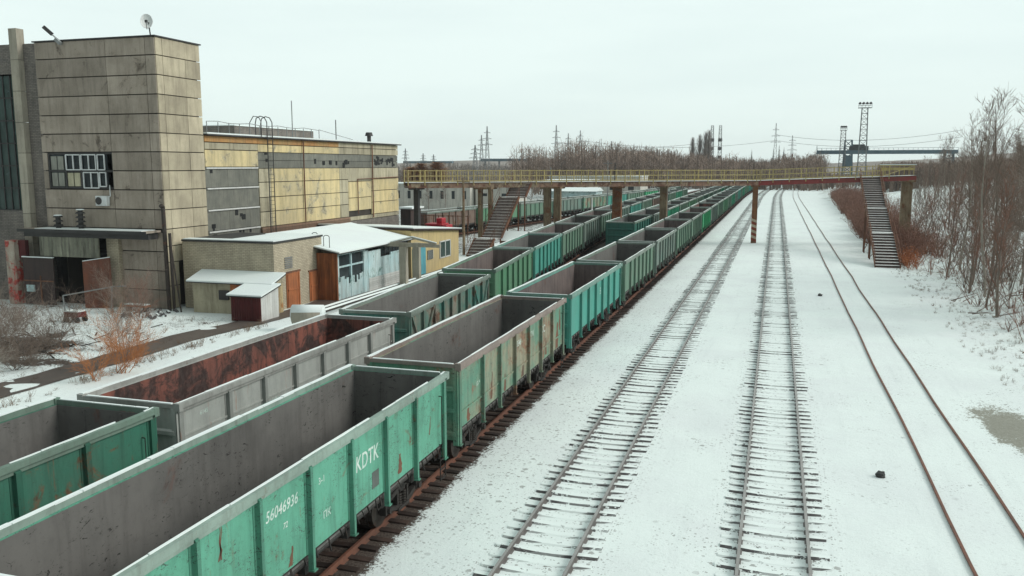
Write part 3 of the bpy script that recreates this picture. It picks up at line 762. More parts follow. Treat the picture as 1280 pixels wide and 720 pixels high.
# stairs
def staircase(label,A,B,lands,width,ntread,wdir,posts,tm='deck_snow',hr=.045):
    """A foot, B head; lands: fractions of landings"""
    t=thing('steel_staircase',label,'staircase',tuple(A))
    A=Vector(A);B=Vector(B); W=Vector(wdir).normalized()*width/2
    # polyline with level landings
    cuts=[0]+lands+[1]; pts=[]; hor=B-A; hor.z=0; L=hor.length; hor.normalize(); ll=1.1
    run=L-ll*len(lands); pos=Vector(A); segs=[]
    for i,(a,b) in enumerate(zip(cuts,cuts[1:])):
        e=pos+hor*run*(b-a)+Vector((0,0,(B.z-A.z)*(b-a))); segs.append((pos.copy(),e.copy(),b-a)); pos=e
        if i<len(lands):
            e2=pos+hor*ll
            mb=MB(); mb.hexa([pos-W-Vector((0,0,.06)),pos+W-Vector((0,0,.06)),e2+W-Vector((0,0,.06)),e2-W-Vector((0,0,.06)),pos-W,pos+W,e2+W,e2-W])
            mb.build('landing',M['deck_snow'],t)
            mb=MB()
            for s in (-1,1):
                for q in (pos,e2): mb.bar(Vector((q.x,q.y,-.2))+W*s*.92,q+W*s*.92,.12)
            mb.bar(Vector((pos.x,pos.y,.1))-W,pos+W*.9,.06)
            mb.build('support_frame',M['rust'],t)
            pos=e2
    for (a,b,fr) in segs:
        mb=MB(); u=Vector((0,0,.09)); v=Vector((0,0,.15)); mb.hexa([a-W-v,a+W-v,b+W-v,b-W-v,a-W-u,a+W-u,b+W-u,b-W-u]); mb.build('soffit_plate',M['soffit'],t)
        for s in (-1,1):
            mb=MB(); mb.bar(a+W*s*1.02,b+W*s*1.02,.06,.26); mb.build('stringer',M['rust'],t)
            mb=MB(); h=Vector((0,0,1.0)); mb.bar(a+W*s*1.05+h,b+W*s*1.05+h,hr); mb.bar(a+W*s*1.05+h*.5,b+W*s*1.05+h*.5,hr*.6)
            k=max(2,int((b-a).length/1.5))
            for i in range(k+1):
                q=a+(b-a)*(i/k)+W*s*1.05; mb.bar(q,q+h,hr)
            mb.build('handrail',M['rust'],t)
        k=max(3,round(ntread*fr))
        for i in range(k):
            q=a+(b-a)*((i+.7)/k); d=hor*(.5*min(.42,(b-a).length/k*.86))
            mb=MB(); mb.tint=random.uniform(.8,1.2)
            mb.hexa([q-d-W-Vector((0,0,.045)),q-d+W-Vector((0,0,.045)),q+d+W-Vector((0,0,.045)),q+d-W-Vector((0,0,.045)),q-d-W,q-d+W,q+d+W,q+d-W]); mb.build('tread',M[tm],t)
    return t
M['deck_snow']=weather('snowy_tread',(.42,.37,.35),(.32,.28,.26),snow=1.0)
M['soffit']=weather('soffit_rust',(.27,.215,.20),(.20,.16,.15),dirt=(.06,.05,.045))
M['tread_bare']=weather('bare_tread',(.46,.41,.385),(.36,.31,.29),dirt=(.15,.12,.11),snow=.75)
staircase('long shallow steel staircase with snowy treads at the right end of the footbridge',(10.0,83.6,0.05),(10.35,107.6,bpt(48).z+.45),[.335,.60],2.1,36,(1,0,0),[])
staircase('steep rusty staircase with two landings at the left side of the footbridge',(-29.1,81.6,.02),(-26.3,88.6,7.45),[.24,.80],2.1,25,(1,-.0,0),[],'tread_bare',.025)
# ------------------------------------------------------------------ panel walls
def panel_cells(us,zs,holes=()):
    for i in range(len(us)-1):
        for j in range(len(zs)-1):
            uc=(us[i]+us[i+1])/2; zc=(zs[j]+zs[j+1])/2
            if any(h[0]<uc<h[1] and h[2]<zc<h[3] for h in holes): continue
            yield us[i],us[i+1],zs[j],zs[j+1]
def wall_y(mb,Y,us,zs,d=.12,gap=.035,holes=(),rnd=random,var=.17):      # facing -Y
    for a,b,c,e in panel_cells(us,zs,holes):
        mb.tint=rnd.uniform(1-var,1+var); q=rnd.uniform(0,.02); mb.box(a+gap*.5,b-gap*.5,Y-q,Y+d,c+gap,e-gap)
def wall_x(mb,X,us,zs,d=.12,gap=.03,holes=(),rnd=random,var=.17):      # facing +X
    for a,b,c,e in panel_cells(us,zs,holes):
        mb.tint=rnd.uniform(1-var,1+var); q=rnd.uniform(0,.02); mb.box(X-d,X+q,a+gap*.5,b-gap*.5,c+gap,e-gap)
tw=thing('factory_tower','tall concrete-panel tower block at the left with a satellite dish on top','building',(-42,47.5,0))
rows=[z for z in [5.2,6.45,7.7,8.92,10.12,11.3,12.5,13.7,14.9,16.1,17.2]]
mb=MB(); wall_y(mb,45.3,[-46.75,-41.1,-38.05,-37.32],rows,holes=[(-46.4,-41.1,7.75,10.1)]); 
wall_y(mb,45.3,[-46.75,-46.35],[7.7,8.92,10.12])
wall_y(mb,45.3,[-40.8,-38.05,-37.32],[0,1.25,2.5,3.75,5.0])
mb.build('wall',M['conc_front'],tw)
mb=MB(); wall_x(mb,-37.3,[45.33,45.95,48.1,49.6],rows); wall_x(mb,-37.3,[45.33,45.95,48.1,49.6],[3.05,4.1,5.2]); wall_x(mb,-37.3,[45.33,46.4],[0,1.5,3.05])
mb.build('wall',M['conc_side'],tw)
mb=MB(); mb.box(-46.7,-41.6,45.55,49.4,5.0,17.1); mb.box(-41.6,-37.5,45.42,49.5,5.0,17.15); mb.box(-46.7,-46.4,45.42,45.5,5.,17.1)
mb.box(-40.9,-37.45,45.42,46.3,0,5.0); mb.box(-40.9,-37.9,46.3,49.5,0,5); mb.box(-46.7,-46,46,49,0,5)
mb.box(-46.7,-41.6,45.42,45.6,10.12,17.1); mb.box(-46.7,-41.6,45.42,45.6,5.1,7.72)
mb.build('wall_core',M['gap'],tw)
mb=MB(); mb.box(-46.85,-37.2,45.2,49.7,17.2,17.28); mb.build('roof',M['metal_dark'],tw)
mb=MB(); mb.box(-47.95,-46.8,45.55,46.0,0,17.2); mb.build('wall',M['brick_grey'],tw)
mb=MB(); 
for k in range(9): mb.tint=random.uniform(.9,1.1); mb.box(-48.6,-47.95,45.1,45.7,k*2.02,k*2.02+1.99)
mb.build('pilaster',M['conc'],tw)
mb=MB(); mb.box(-58,-48.6,45.5,49,0,6.2); mb.build('wall',M['brick_grey'],tw)
mb=MB(); mb.box(-58,-48.6,45.5,49,15.2,17.2); mb.build('wall',M['brick_grey'],tw)
mb=MB(); mb.box(-58,-48.6,45.62,45.7,6.2,15.2); w=mb.build('window',M['greenglass'],tw)
mb=MB()
for k in range(14): mb.box(-48.72-k*.62,-48.66-k*.62,45.54,45.62,6.2,15.2)
for k in range(7): mb.box(-58,-48.6,45.5,45.6,6.2+k*1.5,6.28+k*1.5)
f=mb.build('frame',M['metal_dark'],None); f.parent=w; f.location=(42,-47.5,0)
# ribbon window
mb=MB(); mb.box(-46.35,-41.1,45.42,45.5,7.75,10.08); w=mb.build('window',M['glass'],tw)
def sub(mb,name,mat,par,root):
    o=mb.build(name,mat,None); o.parent=par; o.location=(-root.location.x,-root.location.y,-root.location.z); return o
mb=MB()
for x in (-46.35,-45.0,-43.75,-42.45,-41.15): mb.box(x,x+.12,45.33,45.42,7.75,10.08)
for z in (7.75,8.84,9.98): mb.box(-46.35,-41.1,45.34,45.42,z,z+.12)
sub(mb,'frame',M['metal_dark'],w,tw)
mb=MB()
def fr(x0,x1,z0,z1,nm=2):
    for x in [x0+(x1-x0)*i/nm for i in range(nm+1)]: mb.box(x-.035,x+.035,45.28,45.34,z0,z1)
    for z in (z0,z1): mb.box(x0,x1,45.285,45.345,z-.035,z+.035)
fr(-44.85,-43.7,8.98,9.95); fr(-43.6,-42.45,8.98,9.95); fr(-42.3,-41.75,8.98,9.95,1); fr(-43.5,-42.3,7.8,8.8); fr(-42.2,-41.7,7.9,8.8,1)
sub(mb,'frame',M['frame'],w,tw)
mb=MB()
for x0,z0 in ((-46.15,8.98),(-45.6,8.98),(-46.15,7.9),(-45.6,7.9)): mb.box(x0,x0+.46,45.37,45.42,z0,z0+.88)
sub(mb,'pane',M['paneold'],w,tw)
mb=MB()
for x0,z0 in ((-44.85,7.9),(-44.3,7.9)): mb.box(x0,x0+.46,45.37,45.42,z0,z0+.88)
sub(mb,'pane',M['panecream'],w,tw)
ac=thing('air_conditioner','white air conditioner box on the tower wall under the ribbon window','air conditioner',(-41.9,45.3,6.9))
mb=MB(); mb.box(-42.35,-41.45,44.95,45.25,6.65,7.3); mb.build('casing',M['frame'],ac,bevel=.02)
mb=MB(); mb.tube((-42.08,44.93,6.98),(-42.08,44.95,6.98),.25,n=16); mb.build('fan_grille',M['metal_dark'],ac)
mb=MB(); mb.path([(-41.5,45.2,7.2),(-41.35,45.2,7.3),(-41.35,45.2,8.)],.03); mb.build('pipe',M['frame'],ac)
# entrance canopy, hood, gate
mb=MB(); mb.box(-47.9,-37.6,43.9,45.26,5.02,5.14); mb.build('canopy',M['conc_front'],tw)
mb=MB(); mb.box(-47.9,-37.6,43.86,43.9,4.94,5.14); mb.box(-47.8,-37.8,44.3,45.2,4.6,5.0); mb.build('canopy_edge',M['metal_dark'],tw)
mb=MB(); mb.box(-46.5,-38,43.95,45.2,5.14,5.18); mb.build('snow_cap',M['snow_clean'],tw)
mb=MB(); 
for k in range(26): mb.tint=random.uniform(.7,1.1); mb.box(-46.6+k*.185,-46.6+k*.185+.18,44.35,44.45+random.uniform(0,.02),3.3,4.95)
mb.build('hood',weather('mossy_sheet',(.30,.30,.23),(.20,.20,.155),dirt=(.06,.055,.045),streak=.9),tw)
mb=MB(); mb.box(-41.75,-40.8,45.0,45.4,0,4.9); mb.build('wall',M['brick'],tw)
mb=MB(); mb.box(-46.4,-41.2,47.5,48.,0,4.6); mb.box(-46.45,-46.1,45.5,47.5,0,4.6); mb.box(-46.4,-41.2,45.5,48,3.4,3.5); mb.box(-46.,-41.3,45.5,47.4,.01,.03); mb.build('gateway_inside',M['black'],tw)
mb=MB(); mb.box(-48.0,-45.45,44.2,44.28,.05,3.2); o=mb.build('gate_leaf',M['brown_door'],tw)
o['label']='dark brown gate leaf with a small blue notice'
mb=MB(); mb.box(-48.02,-45.43,44.15,44.3,3.2,3.26); sub(mb,'snow_line',M['snow_clean'],o,tw)
mb=MB(); mb.box(-46.6,-46.52,44.14,44.2,.1,2.0); mb.box(-48.,-45.5,44.15,44.2,1.6,1.68); sub(mb,'brace',M['rust'],o,tw)
mb=MB(); mb.box(-47.75,-47.1,44.12,44.2,.9,1.35); sub(mb,'notice',M['paleblue'],o,tw)
mb=MB(); mb.hexa([(-42.75,43.9,.05),(-41.1,44.5,.05),(-41.1,44.56,.05),(-42.75,43.96,.05),(-42.75,43.9,3.1),(-41.1,44.5,3.35),(-41.1,44.56,3.35),(-42.75,43.96,3.1)]); o=mb.build('gate_leaf',M['red_door'],tw); o['label']='rusty red gate leaf standing ajar'
mb=MB(); mb.bar((-42.75,43.93,3.13),(-41.1,44.53,3.38),.1,.05); sub(mb,'snow_line',M['snow_clean'],o,tw)
o=thing('painted_steel_column','red and white blotched steel column beside the dark brown gate','column',(-48.8,44.4,0))
mb=MB(); mb.box(-49.3,-48.5,44.1,44.7,0,4.3); mb.build('casing',M['redwhite'],o,bevel=.02)
mb=MB(); mb.box(-48.45,-47.9,44.4,44.7,3.1,4.3); mb.build('side_panel',M['maroon'],o)
for (x,h,lab) in ((-45.15,.85,'smaller ribbed vent head with snow on the entrance canopy'),(-43.3,1.25,'taller ribbed vent head with snow on the entrance canopy')):
    o=thing('vent_head',lab,'vent',(x,44.6,5.14),group='vent heads on the canopy')
    mb=MB()
    mb.tube((x,44.6,5.14),(x,44.6,5.14+h),.16,n=10)
    k=int(h/.28)
    for i in range(k): mb.tube((x,44.6,5.32+i*.28),(x,44.6,5.42+i*.28),.32,.24,n=12)
    mb.build('body',M['metal_dark'],o)
    mb=MB(); mb.tube((x,44.6,5.14+h),(x,44.6,5.2+h),.28,.2,n=12); mb.build('snow_cap',M['snow_clean'],o)
# roof dish + lamp
o=thing('satellite_dish','white satellite dish on the roof corner of the tower','satellite dish',(-37.8,45.6,17.28))
mb=MB(); c=Vector((-37.95,45.5,18.15)); nn=Vector((.55,-.8,.18)).normalized(); u=nn.cross(Vector((0,0,1))).normalized(); v=u.cross(nn)
prev=None
for r_,dep in ((.0,.10),(.16,.08),(.30,.03),(.42,-.05)):
    ring=[c-nn*dep+(u*math.cos(a)*r_*.85+v*math.sin(a)*r_*1.1) for a in [2*math.pi*i/20 for i in range(20)]]
    if prev:
        for i in range(20): mb.face([prev[i],prev[(i+1)%20],ring[(i+1)%20],ring[i]])
    prev=ring
d=mb.build('reflector',M['dishwhite'],o); sm=d.modifiers.new('s','SOLIDIFY'); sm.thickness=.02
mb=MB(); mb.tube((-37.85,45.65,17.28),(-37.9,45.6,18.1),.04,n=6); mb.tube(c-v*.5,c+nn*.55-v*.15,.02,n=5); mb.box(c.x+nn.x*.55-.05,c.x+nn.x*.55+.1,c.y+nn.y*.55-.05,c.y+nn.y*.55+.05,c.z-.15,c.z); mb.build('arm',M['metal_dark'],o)
o=thing('floodlight','floodlight on a short arm on the front roof edge of the tower','floodlight',(-44.8,45.2,17.2))
mb=MB(); mb.tube((-44.55,45.3,17.15),(-45.05,44.9,17.75),.05,n=6); mb.build('arm',M['metal_grey'],o)
mb=MB(); mb.bar((-44.9,45.0,17.6),(-45.3,44.75,18.05),.28,.22); mb.build('lamp_head',M['metal_dark'],o)
mb=MB(); mb.bar((-44.35,45.1,17.0),(-44.7,45.05,17.3),.25,.2); mb.build('junction_box',M['metal_grey'],o)
# corner pipes
o=thing('pipe_bundle','bundle of tall dark pipes leaning on the corner of the tower','pipes',(-36.9,44.9,0))
for (x,y,r_,h) in ((-37.0,44.9,.13,6.6),(-36.65,44.95,.10,5.0),(-36.45,44.7,.05,4.6)):
    mb=MB(); mb.tube((x+.5*(r_<.08),y,0),(x-.05,y,h),r_,n=10); 
    if h>6: mb.tube((x-.05,y,h),(x-.25,y+.05,h+.15),r_*1.1,n=10)
    mb.build('pipe',M['pipe'],o)
# ------------------------------------------------------------------ hall
hl=thing('factory_hall','long yellow and grey panelled factory hall with snow on its flat roof','building',(-42,65,0))
Yb=[49.65,55.9,62.1,68.3,74.5,80.7]
mb=MB(); wall_x(mb,-37.3,[Yb[1]+1.6,Yb[2],Yb[3]],[4.6,5.75,6.85,8.0,9.05],var=.06); wall_x(mb,-37.3,[Yb[4]+.1,Yb[5]],[4.6,5.75,6.85,8.0],var=.06); wall_x(mb,-37.3,[Yb[3]+1.6,Yb[4]],[5.1,6.3,7.8],var=.06); wall_x(mb,-37.3,[Yb[0],Yb[1]],[9.15,10.35],var=.05);wall_x(mb,-37.3,Yb[1:4],[10.25,10.85],var=.1)
mb.build('wall',M['yellow_panel'],hl)
mb=MB(); wall_x(mb,-37.3,[Yb[1],Yb[1]+1.6],[4.6,5.75,6.85,8.0,9.05]); wall_x(mb,-37.3,[Yb[3],Yb[3]+1.6],[4.6,5.75,6.85,8.0,9.05]); wall_x(mb,-37.3,[Yb[3]+1.6,Yb[4]],[7.8,9.05]); wall_x(mb,-37.3,[Yb[4],Yb[5]],[8.0,9.05]);wall_x(mb,-37.3,[Yb[3]+1.6,Yb[4],Yb[5]],[4.2,4.6])
wall_x(mb,-37.3,Yb[3:],[10.25,10.85,11.3]); wall_x(mb,-37.3,[Yb[0],Yb[1]],[10.35,10.85])
mb.build('wall',M['beige_panel'],hl)
mb=MB(); wall_x(mb,-37.3,Yb[:4],[10.85,11.3],var=.3); mb.build('fascia_strip',M['orange_strip'],hl)
mb=MB()
wall_x(mb,-37.36,Yb[1:],[9.05,9.65,10.25],d=.08,gap=.015,var=.2)
for z0,z1 in ((3.2,4.6),(4.75,6.1),(6.25,7.6),(7.75,9.05)):
    wall_x(mb,-37.36,[49.65+i*1.25 for i in range(6)],[z0,z1],d=.08,gap=.004,var=.08)
w=mb.build('window',M['glassblock'],hl)
mb=MB()
for z in (4.66,6.17,7.67,9.08): mb.box(-37.4,-37.24,49.7,55.8,z-.05,z+.05)
sub(mb,'sill',M['whitewash'],w,hl)
mb=MB(); rnd=random.Random(4)
def hole(yc,zc,n_,sy,sz):
    for i in range(n_):
        mb=MB()
        y=yc+rnd.gauss(0,sy); z=zc+rnd.gauss(0,sz); a=rnd.uniform(.1,.22); b_=rnd.uniform(.1,.22); mb.box(-37.45,-37.33+.002*(i%5),y-a,y+a,z-b_,z+b_); sub(mb,'broken_pane',M['black'],w,hl)
hole(50.3,8.8,1,.1,.1);hole(50.6,3.9,7,.35,.3);hole(52.2,3.8,7,.5,.25);hole(53.6,4.1,5,.25,.3);hole(53.6,5.5,5,.3,.3);hole(50.3,5.0,3,.1,.15);hole(54.6,3.8,3,.3,.2)
hole(57.0,9.6,3,.1,.3);hole(65,9.6,5,1.6,.1);hole(69.6,9.6,6,.4,.3);hole(76,9.7,9,.4,.3);hole(78,9.6,6,.5,.2);hole(79.7,9.6,6,.4,.2)
mb=MB()
for k in range(7): mb.tint=random.uniform(.7,1.2); mb.box(-37.42,-37.2+.02*(k%2),55.95,70.,3.2+k*.2,3.2+k*.2+.18)
mb.build('plank_cladding',M['planks'],hl)
mb=MB(); mb.box(-60,-37.45,49.7,80.6,0,11.3); mb.build('wall_core',M['gap'],hl)
mb=MB(); wall_x(mb,-37.3,[70.0,74.5,80.7],[0,1.5,3.0,4.2]); wall_x(mb,-37.5,Yb[:4],[0,1.5,3.1]); mb.build('wall',M['brick_grey'],hl)
mb=MB(); mb.box(-60,-37.0,49.65,81.0,11.3,11.40); mb.build('roof',M['metal_dark'],hl)
mb=MB(); mb.box(-60,-37.05,49.7,80.95,11.40,11.50); mb.build('snow_cap',M['snow_clean'],hl)
mb=MB(); mb.box(-51,-46,65.5,79,11.5,12.75); mb.build('roof_lantern',M['brick_grey'],hl)
mb=MB(); mb.box(-51.1,-45.9,65.4,79.1,12.75,12.82);mb.build('snow_cap',M['snow_clean'],hl)
mb=MB()
for k in range(13): mb.bar((-37.3,50+k*1.25,11.45),(-37.3,50+k*1.25,12.25),.04)
mb.path([(-37.3,50+k*1.25,12.25+.06*math.sin(k*2.)) for k in range(13)],.025,5); mb.path([(-37.3,65,12.25),(-37.3,71,11.6)],.025,5)
mb.build('roof_railing',M['metal_grey'],hl)
# hoop ladder
o=thing('roof_ladder','tall dark ladder with hooped top on the yellow hall wall','ladder',(-37.0,57,4.6))
mb=MB()
for y in (56.7,57.4):
    mb.path([(-36.95,y,4.0),(-36.95,y,12.5),(-37.15,y,12.85),(-37.5,y,12.95),(-37.85,y,12.8),(-37.95,y,12.4),(-37.95,y,11.5)],.035,6)
    mb.path([(-36.95,y-.75,11.4),(-36.95,y-.75,12.5),(-37.15,y-.75,12.85),(-37.6,y-.75,12.9),(-37.95,y-.75,12.4),(-37.95,y-.75,11.5)],.03,6) if y<57 else None
mb.build('rail',M['metal_dark'],o)
mb=MB()
for k in range(24): mb.tube((-36.95,56.7,4.3+k*.33),(-36.95,57.4,4.3+k*.33),.015,n=5)
mb.build('rung',M['metal_dark'],o)
for (x,y,h,lab) in ((-38.2,62.3,3.0,'tall thin antenna mast on the hall roof'),(-38,69.2,1.8,'short dark pipe mast on the hall roof')):
    mb=MB(); mb.tube((x,y,11.4),(x,y,11.5+h),.04,n=6); tag(mb.build('roof_mast',M['metal_grey'] if h>2 else M['metal_dark'],None),lab,'mast',group='masts on the hall roof')
o=thing('roof_fan','round dark roof fan at the far end of the hall roof','roof fan',(-40.5,77.5,12.9))
mb=MB(); mb.tube((-39.4,78.5,11.5),(-39.4,78.5,12.2),.2,n=10); mb.build('neck',M['metal_dark'],o)
mb=MB(); mb.tube((-39.4,78.5,12.2),(-39.4,78.5,12.55),.42,.3,n=14); mb.build('cowl',M['metal_dark'],o)
for pts,r_ in (([(-37.15,71.5,4.8),(-37.15,71.5,8.0),(-37.15,80.3,8.1)],.045),([(-37.15,74.6,4.3),(-37.15,74.6,11.2)],.06),([(-37.15,62.15,4.6),(-37.15,62.15,11.2)],.05)):
    mb=MB(); mb.path(pts,r_); mb.build('drain_pipe',M['rust'],hl)
# ------------------------------------------------------------------ low brick block
bk=thing('brick_annex','low pale brick annex with two rusty doors beside the snow-roofed sheds','building',(-33,49,0))
mb=MB(); mb.box(-36.9,-30.1,46.35,52.3,0,4.38); mb.build('wall',M['brick'],bk)
mb=MB(); mb.hexa([(-36.9,46.25,4.38),(-30.0,46.25,4.38),(-30.0,52.35,4.38),(-36.9,52.35,4.38),(-36.9,46.25,4.5),(-30.0,46.25,4.5),(-30.0,52.35,4.5),(-36.9,52.35,4.5)]); r_=mb.build('roof',M['metal_dark'],bk)
mb=MB(); mb.box(-36.8,-30.05,46.3,47.0,4.5,4.56); mb.box(-33.5,-30.05,47.,52.3,4.5,4.57); sub(mb,'snow_cap',M['snow_clean'],r_,bk)
for (y0,y1,z1) in ((47.65,49.25,2.32),(50.5,51.75,2.1)):
    mb=MB(); mb.box(-30.1,-30.04,y0,y1,.08,z1); mb.box(-30.04,-30.0,y0+.1,y0+.18,.1,z1-.05); mb.box(-30.04,-30.0,y1-.18,y1-.1,.1,z1-.05); mb.box(-30.04,-30.0,y0+.1,y1-.1,z1*.5,z1*.5+.08)
    d=mb.build('door',M['rustdoor'],bk)
    mb=MB(); mb.box(-30.1,-30.02,y0-.12,y1+.12,z1,z1+.1); sub(mb,'lintel',M['rust'],d,bk)
mb=MB()
for k in range(6): mb.box(-30.1,-30.05+.0,47.55,48.45,2.65+k*.13,2.72+k*.13)
mb.build('louver_vent',M['metal_grey'],bk)
# long hut
ht=thing('concrete_hut','long low shed with a white snow roof and a yellow boarded gable','shed',(-32,45.5,0))
mb=MB(); mb.box(-35.2,-29.5,44.98,46.25,0,2.0); mb.build('wall',M['stucco'] if 'stucco' in M else M['beige_panel'],ht)
for x in (-35.19,-29.51): mb=MB(); mb.face([(x,44.98,2.0),(x,46.25,2.0),(x,46.25,2.42)]); mb.build('gable',M['beige_panel'],ht)
mb=MB()
for k in range(6): mb.tint=random.uniform(.8,1.2); mb.box(-29.5,-29.46,45.05+k*.2,45.05+k*.2+.19,.1,1.9)
o=mb.build('boards',weather('yellow_boards',(.44,.30,.13),(.40,.33,.20),dirt=(.2,.13,.07),streak=.7,rust=(.40,.17,.05),rusta=.55),ht)
mb=MB(); mb.hexa([(-35.5,44.7,1.93),(-29.25,44.7,1.93),(-29.25,46.35,2.45),(-35.5,46.35,2.45),(-35.5,44.7,1.99),(-29.25,44.7,1.99),(-29.25,46.35,2.51),(-35.5,46.35,2.51)]); r_=mb.build('roof',M['metal_dark'],ht)
mb=MB(); mb.hexa([(-35.48,44.71,1.992),(-29.27,44.71,1.992),(-29.27,46.34,2.512),(-35.48,46.34,2.512),(-35.48,44.71,2.08),(-29.27,44.71,2.08),(-29.27,46.34,2.6),(-35.48,46.34,2.6)]); sub(mb,'snow_cap',M['snow_clean'],r_,ht)
mb=MB(); mb.box(-33.2,-32.5,44.85,44.98,.9,1.5); mb.build('meter_box',M['metal_dark'],ht)
mb=MB(); mb.box(-32.4,-30.9,44.95,44.98,.35,1.9); mb.build('rusty_sheet',M['rustdoor'],ht)
rs=thing('maroon_shed','small maroon metal shed with a snowy lean-to roof and white side','shed',(-30,43.9,0))
mb=MB()
for k in range(12): mb.box(-30.98+k*.17,-30.98+k*.17+.10,42.97,43.0,.05,1.5)
mb.box(-31,-28.95,43.0,43.06,.02,1.55); mb.build('front_wall',M['maroon'],rs)
mb=MB()
for k in range(8): mb.tint=random.uniform(.85,1.1); mb.hexa([(-28.99,43.06+k*.235,.05),(-28.95,43.06+k*.235,.05),(-28.95,43.285+k*.235,.05),(-28.99,43.285+k*.235,.05),(-28.99,43.06+k*.235,1.5+k*.045),(-28.95,43.06+k*.235,1.5+k*.045),(-28.95,43.285+k*.235,1.54+k*.045),(-28.99,43.285+k*.235,1.54+k*.045)])
mb.build('side_wall',M['whitewash'],rs)
mb=MB(); mb.box(-31,-30.95,43.06,44.95,.02,1.5); mb.box(-30.9,-29.05,44.9,44.95,0,1.85); mb.build('back_wall',M['maroon'],rs)
mb=MB(); mb.hexa([(-31.2,42.8,1.5),(-28.75,42.8,1.5),(-28.75,44.99,1.97),(-31.2,44.99,1.97),(-31.2,42.8,1.56),(-28.75,42.8,1.56),(-28.75,44.99,2.03),(-31.2,44.99,2.03)]); r_=mb.build('roof',M['metal_dark'],rs)
mb=MB(); mb.hexa([(-31.18,42.82,1.562),(-28.77,42.82,1.562),(-28.77,44.98,2.032),(-31.18,44.98,2.032),(-31.18,42.82,1.65),(-28.77,42.82,1.65),(-28.77,44.98,2.11),(-31.18,44.98,2.11)]); sub(mb,'snow_cap',M['snow_clean'],r_,rs)
# ------------------------------------------------------------------ workshop
ws=thing('workshop','pale blue workshop with broken windows under a broad snow-covered roof','building',(-31,57,0))
mb=MB()
for k in range(16): mb.tint=random.uniform(.75,1.15); mb.box(-30.05+k*.098,-30.05+k*.098+.06,51.50,51.56,.05,3.3)
mb.box(-30.05,-28.5,51.56,51.62,.05,3.3); mb.build('end_wall',M['orange_sheet'],ws)
mb=MB(); mb.box(-33.6,-28.75,51.7,63.3,0,3.0); mb.build('wall_core',M['black'],ws)
mb=MB()
mb.box(-28.62,-28.5,51.62,51.8,0,3.25); mb.box(-28.62,-28.5,53.5,53.66,0,3.25); mb.box(-28.62,-28.5,55.45,55.75,0,3.25); mb.box(-28.6,-28.52,51.8,55.45,2.25,2.37); mb.box(-28.62,-28.5,51.8,55.45,3.13,3.25)
rnd=random.Random(9)
y=51.8
while y<55.4:
    if 53.45<y<53.66: y=53.66
    hgt=rnd.uniform(.9,1.7); mb.tint=rnd.uniform(.85,1.1); wd=rnd.uniform(.18,.4); mb.box(-28.6,-28.54,y,min(y+wd,55.45),0.05,hgt); y+=wd+.004
mb.build('window_wall',M['whitewash_blue'] if 'whitewash_blue' in M else M['paleblue'],ws)
mb=MB(); mb.box(-28.66,-28.62,51.7,55.5,1.0,3.2); mb.build('window',M['glass'],ws)
mb=MB()
mb.tint=1.; mb.box(-28.6,-28.5,55.75,56.2,.05,3.1)
mb.tint=1.15; mb.box(-28.58,-28.48,56.2,58.2,1.0,3.0)
mb.tint=.9; mb.box(-28.6,-28.5,58.25,60.,1.0,2.4); mb.tint=1.; mb.box(-28.6,-28.5,60.02,63.2,.9,2.6)
mb.build('wall',M['paleblue'],ws)
mb=MB()
for k in range(6): mb.tint=random.uniform(.8,1.1); mb.box(-28.6,-28.46,56.2,63.2,.05+k*.16,.19+k*.16)
mb.build('board_skirt',M['whitewash'],ws)
mb=MB(); mb.box(-28.6,-28.54,58.25,63.2,2.6,3.2); w=mb.build('window',M['glass'],ws)
mb=MB()
for k in range(8): mb.box(-28.54,-28.5,58.3+k*.7,58.36+k*.7,2.4,3.2)
sub(mb,'frame',M['metal_dark'],w,ws)
mb=MB()
a=[(-28.1,51.2,3.27),(-28.1,63.8,3.27),(-33.9,63.8,4.4),(-33.9,51.2,4.4)]
mb.hexa([(p_[0],p_[1],p_[2]) for p_ in a]+[(p_[0],p_[1],p_[2]+.07) for p_ in a]); r_=mb.build('roof',M['metal_dark'],ws)
mb=MB(); a=[(-28.12,51.22,3.342),(-28.12,63.78,3.342),(-33.88,63.78,4.472),(-33.88,51.22,4.472)]
mb.hexa([(p_[0],p_[1],p_[2]) for p_ in a]+[(p_[0],p_[1],p_[2]+.09) for p_ in a]); sub(mb,'snow_cap',M['snow'],r_,ws)
mb=MB()
for x0 in (-30.6,-29.7):
    z=3.34+(-28.1-x0)*.19
    mb.path([(x0,51.9,z),(x0,51.9,z+.75),(x0+.12,51.9,z+.85),(x0+.35,51.9,z+.85),(x0+.45,51.9,z+.75),(x0+.45,51.9,z-.1)],.025,5)
mb.build('ladder_hoop',M['metal_dark'],ws)
# yellow house
yh=thing('yellow_house','low yellow rendered house with one small window and snow on its roof','building',(-31,69,0))
mb=MB(); mb.hexa([(-37,63.9,0),(-28.5,63.9,0),(-28.5,74.9,0),(-37,74.9,0),(-37,63.9,4.1),(-28.5,63.9,3.95),(-28.5,74.9,3.2),(-37,74.9,3.35)]); mb.build('wall',M['yellowwall'],yh)
mb=MB(); a=[(-37.1,63.85,4.15),(-28.2,63.85,4.0),(-28.2,75.2,3.22),(-37.1,75.2,3.37)]
mb.hexa([p_ for p_ in a]+[(p_[0],p_[1],p_[2]+.14) for p_ in a]); r_=mb.build('roof',M['brown_door'],yh)
mb=MB(); a=[(-37.05,63.9,4.296),(-28.3,63.9,4.146),(-28.25,75.15,3.368),(-37.05,75.15,3.518)]
mb.hexa([p_ for p_ in a]+[(p_[0],p_[1],p_[2]+.08) for p_ in a]); sub(mb,'snow_cap',M['snow'],r_,yh)
mb=MB(); mb.box(-28.5,-28.46,70.15,72.6,1.1,2.5); w=mb.build('window',M['greenglass'],yh)
mb=MB()
for y in (70.1,71.35,72.6): mb.box(-28.5,-28.42,y-.06,y+.06,1.05,2.55)
